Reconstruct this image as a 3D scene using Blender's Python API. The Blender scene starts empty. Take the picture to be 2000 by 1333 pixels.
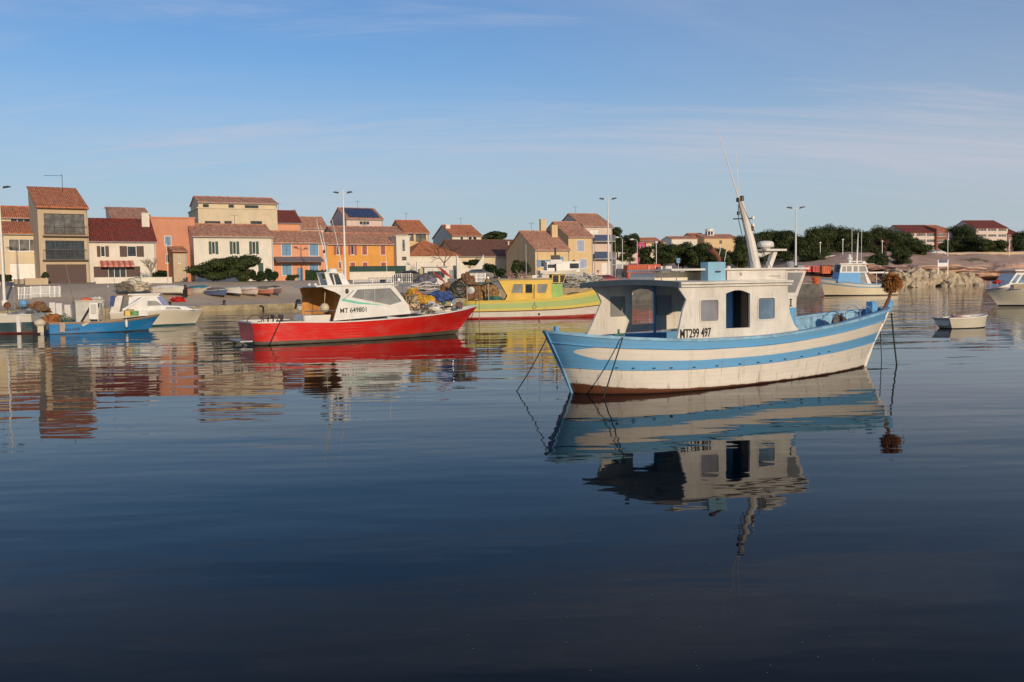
import bpy, math, random
import numpy as np
from mathutils import Vector
from mathutils.geometry import tessellate_polygon
from mathutils import noise as mnoise
R = math.radians
SC = bpy.context.scene
COL = SC.collection
# ------------------------------------------------------------------ camera
F, HOR, CH, ROLL = 1780.0, 552.0, 2.4, R(1.0)
PITCH = math.atan((666.5 - HOR) / F)
CAM = Vector((0, 0, CH))
cd = bpy.data.cameras.new('camera'); cam = bpy.data.objects.new('camera', cd); COL.objects.link(cam)
cd.sensor_width = 36; cd.lens = F / 2000 * 36; cd.clip_end = 20000; cd.clip_start = .1
cam.location = CAM
from mathutils import Matrix
_up = Matrix.Rotation(R(90) - PITCH, 4, 'X')
cam.matrix_world = Matrix.Translation(CAM) @ _up @ Matrix.Rotation(-ROLL, 4, 'Z')
SC.camera = cam
# ------------------------------------------------------------------ sky, sun, exposure
SUN_AZ, SUN_EL = R(155), R(13)
w = bpy.data.worlds.new('World'); SC.world = w; w.use_nodes = True
nt = w.node_tree; N = nt.nodes; L = nt.links; N.clear()
def nd(t, tree=None, **k):
    n = (tree or nt).nodes.new(t)
    for a, b in k.items(): setattr(n, a, b)
    return n
out = nd('ShaderNodeOutputWorld'); bg = nd('ShaderNodeBackground'); sky = nd('ShaderNodeTexSky')
sky.sky_type = 'NISHITA'; sky.sun_disc = False; sky.sun_elevation = SUN_EL; sky.sun_rotation = SUN_AZ
sky.air_density = 1.0; sky.dust_density = .1; sky.ozone_density = 5.2; sky.altitude = 0
bg.inputs['Strength'].default_value = .126
tc = nd('ShaderNodeTexCoord'); sx = nd('ShaderNodeSeparateXYZ'); L.new(tc.outputs['Generated'], sx.inputs[0])
def wmath(op, a, b=None, c=None):
    m = nd('ShaderNodeMath', operation=op)
    for i, v in enumerate((a, b, c)):
        if v is None: continue
        if isinstance(v, (int, float)): m.inputs[i].default_value = v
        else: L.new(v, m.inputs[i])
    return m.outputs[0]
zz = wmath('ADD', wmath('MAXIMUM', sx.outputs['Z'], 0.0), .2)
cx = nd('ShaderNodeCombineXYZ')
L.new(wmath('DIVIDE', sx.outputs['X'], zz), cx.inputs[0]); L.new(wmath('DIVIDE', sx.outputs['Y'], zz), cx.inputs[1])
def cloud(scale, rot, loc, lo, hi, dist, detail=9, rough=.62):
    mp = nd('ShaderNodeMapping'); mp.inputs['Scale'].default_value = scale; mp.inputs['Rotation'].default_value = (0, 0, R(rot)); mp.inputs['Location'].default_value = loc
    L.new(cx.outputs[0], mp.inputs[0])
    nz = nd('ShaderNodeTexNoise'); nz.inputs['Scale'].default_value = 1; nz.inputs['Detail'].default_value = detail; nz.inputs['Roughness'].default_value = rough; nz.inputs['Distortion'].default_value = dist
    L.new(mp.outputs[0], nz.inputs['Vector'])
    mr = nd('ShaderNodeMapRange', interpolation_type='SMOOTHSTEP'); mr.inputs[1].default_value = lo; mr.inputs[2].default_value = hi
    L.new(nz.outputs[0], mr.inputs[0]); return mr.outputs[0]
c1 = cloud((.34, .75, 1), -20, (2.1, .3, 0), .42, .72, .8)
c2 = cloud((.22, 1.25, 1), -24, (7.7, 1.2, 3), .51, .74, 1.3, 12, .68)
c3 = cloud((.13, .10, 1), 0, (25.0, 14.3, 5.8), .42, .62, .4, 4)
cm = wmath('MINIMUM', wmath('ADD', wmath('MULTIPLY', c1, .34), wmath('ADD', wmath('MULTIPLY', c3, .21), wmath('MULTIPLY', c2, .52))), .8)
hz = nd('ShaderNodeMapRange', interpolation_type='SMOOTHSTEP'); hz.inputs[1].default_value = -.02; hz.inputs[2].default_value = .30; hz.inputs[3].default_value = .9; hz.inputs[4].default_value = 0
L.new(sx.outputs['Z'], hz.inputs[0])
mx0 = nd('ShaderNodeMix', data_type='RGBA'); L.new(hz.outputs[0], mx0.inputs[0]); L.new(sky.outputs[0], mx0.inputs[6]); mx0.inputs[7].default_value = (3.45, 3.95, 4.25, 1)
mx = nd('ShaderNodeMix', data_type='RGBA'); L.new(cm, mx.inputs[0]); L.new(mx0.outputs[2], mx.inputs[6]); mx.inputs[7].default_value = (4.4, 4.45, 5.1, 1)
L.new(mx.outputs[2], bg.inputs['Color']); L.new(bg.outputs[0], out.inputs[0])
sd = bpy.data.lights.new('sun', 'SUN'); sun = bpy.data.objects.new('sun', sd); COL.objects.link(sun)
sd.energy = 3.2; sd.angle = R(.6); sd.color = (1, .80, .56)
sdir = Vector((math.sin(SUN_AZ) * math.cos(SUN_EL), math.cos(SUN_AZ) * math.cos(SUN_EL), math.sin(SUN_EL)))
sun.rotation_euler = sdir.to_track_quat('Z', 'Y').to_euler()
vs = SC.view_settings; vs.view_transform = 'Standard'; vs.look = 'None'; vs.exposure = 0; vs.gamma = 1
SC.cycles.max_bounces = 6; SC.cycles.transparent_max_bounces = 8
# ------------------------------------------------------------------ projection helpers (place things at their real distance)
def ray(px, py):
    x = (px - 1000) / F; y = (666.5 - py) / F
    c, s = math.cos(ROLL), math.sin(ROLL); x, y = c * x + s * y, -s * x + c * y
    c, s = math.cos(PITCH), math.sin(PITCH)
    return Vector((x, c + y * s, -s + y * c))
def at(px, py, Y): d = ray(px, py); return CAM + d * (Y / d.y)
def onz(px, py, z=0): d = ray(px, py); return CAM + d * ((z - CH) / d.z)
class Fr:
    def __init__(s, o, deg):
        s.o = Vector((o[0], o[1], 0)); t = R(deg); s.t = t
        s.e = Vector((math.cos(t), math.sin(t), 0)); s.n = Vector((math.sin(t), -math.cos(t), 0))
    def sz(s, px, py, p=0):
        d = ray(px, py); q = CAM + d * (((s.o + p * s.n - CAM).dot(s.n)) / d.dot(s.n))
        return (q - s.o).dot(s.e), q.z
    def pts(s, l, p=0): return [s.sz(x, y, p) for x, y in l]
# ------------------------------------------------------------------ mesh helpers
class MB:
    def __init__(s): s.v = []; s.f = []; s.m = []; s.uv = []
    def add(s, v, f, mi=0):
        o = len(s.v); s.v += [tuple(p) for p in v]; s.f += [tuple(i + o for i in q) for q in f]; s.m += [mi] * len(f); return s
    def box(s, x0, x1, y0, y1, z0, z1, mi=0):
        return s.add([(x0, y0, z0), (x1, y0, z0), (x1, y1, z0), (x0, y1, z0), (x0, y0, z1), (x1, y0, z1), (x1, y1, z1), (x0, y1, z1)],
                     [(0, 3, 2, 1), (4, 5, 6, 7), (0, 1, 5, 4), (1, 2, 6, 5), (2, 3, 7, 6), (3, 0, 4, 7)], mi)
    def beam(s, a, b, wd, ht, mi=0):
        a = Vector(a); b = Vector(b); d = (b - a).normalized(); u = d.cross(Vector((0, 0, 1)))
        u = Vector((1, 0, 0)) if u.length < 1e-4 else u.normalized(); t = u.cross(d)
        q = [p + u * i * wd / 2 + t * j * ht / 2 for p in (a, b) for i, j in ((-1, -1), (1, -1), (1, 1), (-1, 1))]
        return s.add(q, [(0, 1, 2, 3), (7, 6, 5, 4), (0, 4, 5, 1), (1, 5, 6, 2), (2, 6, 7, 3), (3, 7, 4, 0)], mi)
    def tube(s, pts, r, n=6, mi=0, closed=False):
        pts = [Vector(p) for p in pts]; k = len(pts)
        rs = r if isinstance(r, (list, tuple)) else [r] * k
        v = []; 
        for i, p in enumerate(pts):
            a = pts[(i - 1) % k] if closed or i > 0 else p; b = pts[(i + 1) % k] if closed or i < k - 1 else p
            d = (b - a).normalized(); u = d.cross(Vector((0, .02, 1))); 
            if u.length < 1e-3: u = d.cross(Vector((0, 1, 0)))
            u.normalize(); t = d.cross(u)
            v += [p + (u * math.cos(6.2832 * j / n) + t * math.sin(6.2832 * j / n)) * rs[i] for j in range(n)]
        f = []
        for i in range(k if closed else k - 1):
            for j in range(n):
                a = i * n; b = ((i + 1) % k) * n; f.append((a + j, a + (j + 1) % n, b + (j + 1) % n, b + j))
        if not closed: f += [tuple(range(n - 1, -1, -1)), tuple((k - 1) * n + j for j in range(n))]
        return s.add(v, f, mi)
    def lathe(s, prof, c=(0, 0, 0), axis='z', n=14, mi=0):
        v = []
        for r, h in prof:
            for j in range(n):
                x, y = r * math.cos(6.2832 * j / n), r * math.sin(6.2832 * j / n)
                q = (x, y, h) if axis == 'z' else ((h, x, y) if axis == 'x' else (x, h, y))
                v.append((q[0] + c[0], q[1] + c[1], q[2] + c[2]))
        f = [(i * n + j, i * n + (j + 1) % n, (i + 1) * n + (j + 1) % n, (i + 1) * n + j) for i in range(len(prof) - 1) for j in range(n)]
        f += [tuple(range(n - 1, -1, -1)), tuple((len(prof) - 1) * n + j for j in range(n))]
        return s.add(v, f, mi)
    def poly(s, outer, holes, m0, m1, mi=0):
        """prism between maps m0 and m1 of a 2-D outline with holes"""
        loops = [outer] + list(holes); flat = [q for l in loops for q in l]
        tr = tessellate_polygon([[Vector((a, b, 0)) for a, b in l] for l in loops]); n = len(flat)
        v = [m0(a, b) for a, b in flat] + [m1(a, b) for a, b in flat]
        f = [tuple(t) for t in tr] + [tuple(i + n for i in reversed(t)) for t in tr]; o = 0
        for l in loops:
            k = len(l); f += [(o + i, o + (i + 1) % k, n + o + (i + 1) % k, n + o + i) for i in range(k)]; o += k
        return s.add(v, f, mi)
    def plate(s, outer, holes, p, t, mi=0):
        q = p - math.copysign(t, p if p else 1)
        return s.poly(outer, holes, lambda a, b: (a, -p, b), lambda a, b: (a, -q, b), mi)
    def blob(s, c, r, seed=0, amp=.25, n=8, fr=1.6, mi=0, flat=None):
        v = []; c = Vector(c); r = Vector(r) if not isinstance(r, (int, float)) else Vector((r, r, r))
        for i in range(n + 1):
            for j in range(2 * n):
                th = math.pi * i / n; ph = math.pi * j / n
                d = Vector((math.sin(th) * math.cos(ph), math.sin(th) * math.sin(ph), math.cos(th)))
                k = 1 + amp * mnoise.noise(d * fr + Vector((seed * 3.7, seed * 1.3, 0))) * 2
                z = d.z if flat is None else max(d.z, flat)
                v.append(c + Vector((d.x * r.x, d.y * r.y, z * r.z)) * k)
        m = 2 * n
        f = [(i * m + j, (i + 1) * m + j, (i + 1) * m + (j + 1) % m, i * m + (j + 1) % m) for i in range(n) for j in range(m)]
        return s.add(v, f, mi)
    def leaves(s, c, r, n, size, rng, shell=.55, mi=0):
        c = Vector(c)
        for _ in range(n):
            d = Vector((rng.gauss(0, 1), rng.gauss(0, 1), rng.gauss(0, 1))).normalized(); k = shell + (1 - shell) * rng.random()
            p = c + Vector((d.x * r[0], d.y * r[1], d.z * r[2])) * k
            u = Vector((rng.gauss(0, 1), rng.gauss(0, 1), rng.gauss(0, .6))).normalized(); t = u.cross(d + Vector((.01, .3, .2)))
            if t.length < .05: continue
            t.normalize(); a = size * (.6 + .8 * rng.random())
            s.add([p - u * a * .5, p + t * a * .35, p + u * a * .5, p - t * a * .35], [(0, 1, 2, 3)], mi)
        return s
    def build(s, name, mats, parent=None, smooth=False, loc=None, uv=None):
        me = bpy.data.meshes.new(name); me.from_pydata(s.v, [], s.f)
        for m in (mats if isinstance(mats, (list, tuple)) else [mats]): me.materials.append(m)
        if any(s.m): me.polygons.foreach_set('material_index', s.m)
        if smooth: me.polygons.foreach_set('use_smooth', [True] * len(s.f))
        if uv:
            l = me.uv_layers.new(name='UVMap'); vi = np.zeros(len(me.loops), np.int32); me.loops.foreach_get('vertex_index', vi)
            l.data.foreach_set('uv', np.array(uv, np.float32)[vi].ravel())
        me.update(); o = bpy.data.objects.new(name, me); COL.objects.link(o)
        if parent: o.parent = parent
        if loc is not None: o.location = loc
        return o
def thing(name, label, cat, loc=(0, 0, 0), rz=0, group=None):
    o = bpy.data.objects.new(name, None); COL.objects.link(o); o.location = loc; o.rotation_euler = (0, 0, rz)
    o['label'] = label; o['category'] = cat
    if group: o['group'] = group
    return o
def tag(o, label, cat, group=None):
    o['label'] = label; o['category'] = cat
    if group: o['group'] = group
    return o
def struct(o, kind='structure'): o['kind'] = kind; return o
def rect(x0, z0, x1, z1): return [(x0, z0), (x1, z0), (x1, z1), (x0, z1)]
def rrect(x0, z0, x1, z1, r, n=4):
    l = []
    for cx_, cz_, a0 in ((x1 - r, z0 + r, -90), (x1 - r, z1 - r, 0), (x0 + r, z1 - r, 90), (x0 + r, z0 + r, 180)):
        l += [(cx_ + r * math.cos(R(a0 + 90 * i / n)), cz_ + r * math.sin(R(a0 + 90 * i / n))) for i in range(n + 1)]
    return l
def text(parent, name, s, loc, size, xs, mat, ry=0, rz=0):
    c = bpy.data.curves.new(name, 'FONT'); c.body = s; c.size = size; c.extrude = .004; c.offset = .004
    t = bpy.data.objects.new(name + '_tmp', c); COL.objects.link(t)
    dg = bpy.context.evaluated_depsgraph_get(); me = bpy.data.meshes.new_from_object(t.evaluated_get(dg))
    bpy.data.objects.remove(t); me.materials.clear(); me.materials.append(mat)
    o = bpy.data.objects.new(name, me); COL.objects.link(o); o.parent = parent; o.location = loc; o.rotation_euler = (R(90), ry, rz); o.scale = (xs, 1, 1)
    return o
# ------------------------------------------------------------------ materials
MATS = {}
def mix(t, fac, a, b):
    m = t.nodes.new('ShaderNodeMix'); m.data_type = 'RGBA'
    for i, v in ((0, fac), (6, a), (7, b)):
        if isinstance(v, (int, float)): m.inputs[i].default_value = v
        elif isinstance(v, tuple): m.inputs[i].default_value = (*v[:3], 1)
        else: t.links.new(v, m.inputs[i])
    return m.outputs[2]
def mth(t, op, a, b=None, c=None, clamp=False):
    m = t.nodes.new('ShaderNodeMath'); m.operation = op; m.use_clamp = clamp
    for i, v in enumerate((a, b, c)):
        if v is None: continue
        if isinstance(v, (int, float)): m.inputs[i].default_value = v
        else: t.links.new(v, m.inputs[i])
    return m.outputs[0]
def nz(t, vec, scale, sc=(1, 1, 1), detail=5, rough=.6, loc=(0, 0, 0), out=0):
    mp = t.nodes.new('ShaderNodeMapping'); mp.inputs['Scale'].default_value = sc; mp.inputs['Location'].default_value = loc
    t.links.new(vec, mp.inputs[0]); n = t.nodes.new('ShaderNodeTexNoise')
    n.inputs['Scale'].default_value = scale; n.inputs['Detail'].default_value = detail; n.inputs['Roughness'].default_value = rough
    t.links.new(mp.outputs[0], n.inputs['Vector']); return n.outputs[out]
def smooth(t, v, lo, hi, o0=0, o1=1):
    m = t.nodes.new('ShaderNodeMapRange'); m.interpolation_type = 'SMOOTHSTEP'
    for i, x in enumerate((lo, hi, o0, o1)): m.inputs[i + 1].default_value = x
    t.links.new(v, m.inputs[0]); return m.outputs[0]
def base(name):
    m = bpy.data.materials.new(name); m.use_nodes = True; t = m.node_tree; b = t.nodes['Principled BSDF']
    c = t.nodes.new('ShaderNodeTexCoord'); return m, t, b, c
def bump(t, b, h, strength, dist):
    n = t.nodes.new('ShaderNodeBump'); n.inputs['Strength'].default_value = strength; n.inputs['Distance'].default_value = dist
    t.links.new(h, n.inputs['Height']); t.links.new(n.outputs[0], b.inputs['Normal'])
def M(name, col, rough=.6, var=.12, scale=2.5, dirt=.25, dcol=(.16, .12, .08), bmp=.0, metal=0, streak=True, spec=.5):
    if name in MATS: return MATS[name]
    m, t, b, c = base(name); P = c.outputs['Object']
    n1 = nz(t, P, scale); a = mix(t, smooth(t, n1, .3, .7), tuple(x * (1 - var) for x in col), tuple(min(1, x * (1 + var)) for x in col))
    if dirt:
        n2 = nz(t, P, scale * 1.7, (3, 3, .5) if streak else (1, 1, 1), 7, .7, (3, 1, 7)); a = mix(t, mth(t, 'MULTIPLY', smooth(t, n2, .48, .85), dirt), a, dcol)
    t.links.new(a, b.inputs['Base Color']); b.inputs['Metallic'].default_value = metal; b.inputs['Specular IOR Level'].default_value = spec
    r = mth(t, 'ADD', mth(t, 'MULTIPLY', n1, .2), rough - .1, clamp=True); t.links.new(r, b.inputs['Roughness'])
    if bmp: bump(t, b, nz(t, P, scale * 9, detail=6), .5, bmp)
    MATS[name] = m; return m
def roofmat(name, ca, cb, moss_gap=(.16, .10, .06)):
    m, t, b, c = base(name); s = t.nodes.new('ShaderNodeSeparateXYZ'); t.links.new(c.outputs['Object'], s.inputs[0])
    u = mth(t, 'DIVIDE', s.outputs[0], .24); v = mth(t, 'DIVIDE', s.outputs[2], .17)
    wn = t.nodes.new('ShaderNodeTexWhiteNoise'); wn.noise_dimensions = '2D'; cb_ = t.nodes.new('ShaderNodeCombineXYZ')
    t.links.new(mth(t, 'FLOOR', u), cb_.inputs[0]); t.links.new(mth(t, 'FLOOR', v), cb_.inputs[1]); t.links.new(cb_.outputs[0], wn.inputs['Vector'])
    a = mix(t, wn.outputs[0], ca, cb); n = nz(t, c.outputs['Object'], .7, detail=8, rough=.7); a = mix(t, mth(t, 'MULTIPLY', smooth(t, n, .42, .75), .6), a, moss_gap)
    h = mth(t, 'ABSOLUTE', mth(t, 'SINE', mth(t, 'MULTIPLY', u, math.pi)))
    gap = smooth(t, h, .0, .35); a = mix(t, gap, tuple(x * .75 for x in moss_gap), a)  # channels between tile columns are coloured darker than the patches
    fv = mth(t, 'FRACT', v); h2 = mth(t, 'ADD', h, mth(t, 'MULTIPLY', fv, -.4))
    t.links.new(a, b.inputs['Base Color']); b.inputs['Roughness'].default_value = .85; bump(t, b, h2, 1, .07); MATS[name] = m; return m
def hullmat(name, stops, lens=None, rough=.38, grime=.5, foul=None, plank=.09, wear=.3, wcol=(.55, .5, .42)):
    """stops: (v, colour) bands from the waterline (0) to the sheer (1); lens: (start, v0, v1, colour) band with a rounded end"""
    m, t, b, c = base(name); s = t.nodes.new('ShaderNodeSeparateXYZ'); t.links.new(c.outputs['UV'], s.inputs[0]); U, V = s.outputs[0], s.outputs[1]; P = c.outputs['Object']
    V = mth(t, 'ADD', V, mth(t, 'MULTIPLY', mth(t, 'SUBTRACT', nz(t, P, 4), .5), .012))
    a = stops[0][1]
    for v, col in stops[1:]: a = mix(t, smooth(t, V, v - .006, v + .006), a, col)
    if lens:
        s0, v0, v1, col = lens; k = mth(t, 'POWER', mth(t, 'DIVIDE', mth(t, 'SUBTRACT', U, s0), .4, clamp=True), .5)
        d = mth(t, 'SUBTRACT', mth(t, 'MULTIPLY', k, (v1 - v0) / 2), mth(t, 'ABSOLUTE', mth(t, 'SUBTRACT', V, (v0 + v1) / 2)))
        a = mix(t, smooth(t, d, -.004, .008), a, col)
    n1 = nz(t, P, 1.2, (1, 1, 2.5), 6); a = mix(t, mth(t, 'MULTIPLY', smooth(t, n1, .4, .8), .22), a, (.30, .27, .24))
    ch = nz(t, P, 9, (.5, .5, 2), 8, .75, (1, 5, 2)); a = mix(t, mth(t, 'MULTIPLY', smooth(t, ch, .60, .72), wear), a, wcol)
    st = nz(t, P, 3.2, (2.2, 2.2, .25), 7, .7, (4, 2, 1)); g = mth(t, 'MULTIPLY', smooth(t, st, .54, .70), smooth(t, V, .0, .75, 1, .15))
    a = mix(t, mth(t, 'MULTIPLY', g, grime), a, (.23, .10, .035))
    if foul:
        lo, hi, ln, col = foul; e = mth(t, 'MULTIPLY', mth(t, 'EXPONENT', mth(t, 'MULTIPLY', U, -1 / ln)), hi); e = mth(t, 'ADD', mth(t, 'MINIMUM', e, hi), lo)
        e = mth(t, 'ADD', e, mth(t, 'MULTIPLY', mth(t, 'SUBTRACT', nz(t, P, 2.2, (1, 1, .3), 8, .7), .5), .07))
        a = mix(t, smooth(t, mth(t, 'SUBTRACT', e, V), -.012, .012), a, mix(t, nz(t, P, 6), col, tuple(x * .35 for x in col)))
        a = mix(t, smooth(t, V, .0, .035, .85, 0), a, (.02, .016, .012))
    t.links.new(a, b.inputs['Base Color']); t.links.new(mth(t, 'ADD', mth(t, 'MULTIPLY', n1, .3), rough - .12), b.inputs['Roughness'])
    if plank:
        f = mth(t, 'FRACT', mth(t, 'DIVIDE', V, plank)); gr = mth(t, 'ADD', smooth(t, f, 0, .09), mth(t, 'MULTIPLY', nz(t, P, 5, (.3, .3, 1.5)), 1.2)); bump(t, b, gr, .4, .008)
    MATS[name] = m; return m
def glass(name, col=(.03, .035, .04), rough=.06, var=.5):
    m, t, b, c = base(name); n = nz(t, c.outputs['Object'], 1.3, detail=3)
    t.links.new(mix(t, smooth(t, n, .35, .7), col, tuple(min(1, x * (1 + var * 2)) for x in col)), b.inputs['Base Color'])
    b.inputs['Roughness'].default_value = rough; b.inputs['IOR'].default_value = 1.5; MATS[name] = m; return m
def leafmat(name, a, b_):
    m, t, b, c = base(name); n = nz(t, c.outputs['Object'], .9, detail=4); n2 = nz(t, c.outputs['Object'], 9, detail=2)
    t.links.new(mix(t, smooth(t, mth(t, 'ADD', mth(t, 'MULTIPLY', n, .6), mth(t, 'MULTIPLY', n2, .4)), .38, .62), a, b_), b.inputs['Base Color'])
    b.inputs['Roughness'].default_value = .7; b.inputs['Specular IOR Level'].default_value = .25; MATS[name] = m; return m
WH = M('white_paint', (.74, .71, .66), .45, .08, 2, .35, (.35, .27, .2), .002)
WHD = M('weathered_white_paint', (.68, .64, .57), .55, .13, 1.6, .8, (.36, .26, .17), .004)
GREY = M('grey_paint', (.32, .33, .34), .5); DARK = M('dark_metal', (.035, .035, .038), .5); GALV = M('galvanised_steel', (.42, .43, .44), .45, metal=.6)
BLUE = M('sky_blue_paint', (.13, .36, .62), .5, .15, 2, .45, (.3, .33, .33), .002); BLUEW = M('worn_blue_paint', (.22, .42, .58), .6, .3, 3, .8, (.48, .47, .43), .004, streak=False)
RUST = M('rusty_steel', (.16, .06, .03), .8, .4, 5, .5, (.05, .03, .02), .004); BLACK = M('black_rubber', (.015, .015, .016), .6); ROPE = M('old_rope', (.22, .19, .13), .9, .3, 9); DROPE = M('dark_rope', (.025, .035, .033), .9, .3, 9)
GREENR = M('green_rope', (.05, .16, .13), .9, .3, 9); NETB = M('brown_net', (.28, .11, .03), .95, .6, 7, .6, (.05, .03, .02), .02); NETG = M('grey_net', (.16, .14, .11), .95, .5, 6, .6, (.05, .04, .03), .02)
GL = glass('dark_glass'); GLB = glass('blue_grey_glass', (.11, .17, .24), .12); GLG = glass('dusty_glass', (.22, .22, .21), .25, .2); GLV = glass('violet_grey_glass', (.2, .2, .22), .2, .2)
DECK = M('deck_planks', (.3, .27, .22), .8, .25, 4, .5); INK = M('black_lettering', (.015, .015, .015), .6, 0, 1, 0)
RED = M('red_paint', (.5, .02, .015), .4); ORG = M('orange_paint', (.6, .13, .04), .6, .2, 2, .4); OCHR = M('varnished_plywood', (.5, .22, .05), .35, .25, 2, .4, (.15, .06, .02))
YEL = M('yellow_paint', (.74, .48, .07), .5, .1, 2, .35, (.4, .25, .08)); GRN = M('light_green_paint', (.28, .48, .12), .5, .15, 2, .4); STEEL = M('stainless_rail', (.6, .6, .6), .25, 0, 2, 0, metal=.9)
# ------------------------------------------------------------------ water
def water():
    m, t, b, c = base('harbour_water'); P = c.outputs['Object']
    b.inputs['Base Color'].default_value = (.001, .0052, .0105, 1); b.inputs['Roughness'].default_value = .012; b.inputs['IOR'].default_value = 1.14
    big = nz(t, P, .16, (.5, 1, 1), 2); patch = smooth(t, nz(t, P, .045, (.6, 1, 1), 3, .6, (11, 3, 0)), .35, .68, .35, 1.15)
    s = t.nodes.new('ShaderNodeSeparateXYZ'); t.links.new(P, s.inputs[0]); far = smooth(t, s.outputs[1], 12, 60, .55, 1.7)
    w1 = nz(t, P, .85, (.27, 1, 1), 2, .5); w2 = nz(t, P, 2.6, (.36, 1, 1), 2, .5, (5, 9, 0)); w3 = nz(t, P, .34, (.38, 1, 1), 1, .5, (1, 7, 0))
    h = mth(t, 'ADD', mth(t, 'MULTIPLY', w1, .034), mth(t, 'ADD', mth(t, 'MULTIPLY', w2, .0055), mth(t, 'MULTIPLY', w3, .055)))
    h = mth(t, 'MULTIPLY', h, mth(t, 'MULTIPLY', patch, far)); bump(t, b, h, 1, 1.0)
    mb = MB(); mb.add([(-6000, -300, 0), (6000, -300, 0), (6000, 9000, 0), (-6000, 9000, 0)], [(0, 1, 2, 3)])
    struct(mb.build('water', m))
water()
# ------------------------------------------------------------------ ground
SH = [(-4000, 40), (-400, 60), (-80, 72), (-41.7, 84.5), (-29, 94.3), (-23.6, 100.3), (-10, 103), (10, 107), (37.5, 111.3), (38.4, 119), (45, 150), (60, 170), (79.5, 181.4), (99.8, 196), (112, 201), (160, 214), (400, 232), (4000, 420)]
SX = [p[0] for p in SH]; SY = [p[1] for p in SH]
def shore(X): return float(np.interp(X, SX, SY))
def ground(X, Y):
    d = Y - shore(X); e = np.interp(X, [-60, -24, -14, 0, 37, 40, 60], [.6, .5, .9, 1.6, 1.7, .5, -.5]); top = np.interp(X, [-60, -10, 30, 60, 85], [3.2, 3.1, 2.7, 3.4, 8.0]); ln = np.interp(X, [-30, 0, 40, 80], [21, 24, 34, 44])
    k = min(max(d / ln, 0), 1); k = k * k * (3 - 2 * k); z = e + (top - e) * k + max(0, d - 60) * .012 + (min(max(0, d - 25), 45) * .03 if X > 20 else 0)
    if X > 50: z += .5 * mnoise.noise(Vector((X * .11, Y * .11, 0))) * min(1, max(0, d) / 8) + .35 * mnoise.noise(Vector((X * .35, Y * .35, 3))) * min(1, max(0, d) / 8)
    return float(z)
def land():
    xs = sorted(set(list(np.linspace(-120, 160, 150)) + SX + [-2000, -1000, -600, -250, -180, 220, 300, 700, 1500, 2500])); ds = [0, 1, 2.5, 5, 8, 11, 14, 18, 22, 27, 33, 40, 48, 57, 70, 90, 120, 180, 300, 700, 2500, 7000]
    mb = MB(); v = []; n = len(ds) + 1
    for X in xs:
        y0 = shore(X); v.append((X, y0 - (.02 if X < 39 else 3), -2.5))
        for d in ds: v.append((X, y0 + d, ground(X, y0 + d)))
    f = [(i * n + j, (i + 1) * n + j, (i + 1) * n + j + 1, i * n + j + 1) for i in range(len(xs) - 1) for j in range(n - 1)]
    mb.add(v, f)
    m, t, b, c = base('asphalt_and_rock'); P = c.outputs['Object']; s = t.nodes.new('ShaderNodeSeparateXYZ'); t.links.new(P, s.inputs[0])
    n1 = nz(t, P, .12, detail=8, rough=.7); n2 = nz(t, P, 1.5, detail=6)
    asp = mix(t, smooth(t, n1, .35, .65), (.42, .33, .235), (.55, .43, .31)); asp = mix(t, smooth(t, n2, .55, .8), asp, (.28, .23, .175))
    rock = mix(t, smooth(t, nz(t, P, .3, (1, 1, 1), 9, .7), .3, .7), (.56, .37, .27), (.40, .26, .19)); rock = mix(t, smooth(t, nz(t, P, .09, detail=6), .55, .65), rock, (.11, .10, .045))
    k = smooth(t, mth(t, 'ADD', s.outputs[0], mth(t, 'MULTIPLY', nz(t, P, .2), 14)), 46, 56)
    t.links.new(mix(t, k, asp, rock), b.inputs['Base Color']); b.inputs['Roughness'].default_value = .9; bump(t, b, nz(t, P, 1.1, detail=9, rough=.7), .6, .06)
    struct(mb.build('ground', m, smooth=True))
    # quay coping and wall along the slipway
    st = M('quay_stone', (.36, .29, .17), .85, .25, 1.5, .6, (.12, .10, .06), .02); pts = [p for p in SH if -90 < p[0] < 38]; mb = MB()
    for (a, b_) in zip(pts[:-1], pts[1:]):
        for k in range(6):
            p = [(a[0] + (b_[0] - a[0]) * q / 6, a[1] + (b_[1] - a[1]) * q / 6) for q in (k, k + 1)]
            z = [ground(*q) for q in p]
            mb.add([(p[0][0], p[0][1] - .15, -2), (p[1][0], p[1][1] - .15, -2), (p[1][0], p[1][1] - .15, z[1] + .06), (p[0][0], p[0][1] - .15, z[0] + .06), (p[0][0], p[0][1] + .45, z[0] + .06), (p[1][0], p[1][1] + .45, z[1] + .06), (p[1][0], p[1][1] + .45, -2), (p[0][0], p[0][1] + .45, -2)], [(0, 1, 2, 3), (3, 2, 5, 4), (4, 5, 6, 7)], 0 if a[0] < -5 else 1)
    struct(mb.build('quay_wall', [st, M('dark_concrete', (.13, .12, .105), .9, .3, 1.2, .6, (.05, .045, .04), .02)]))
land()
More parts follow.
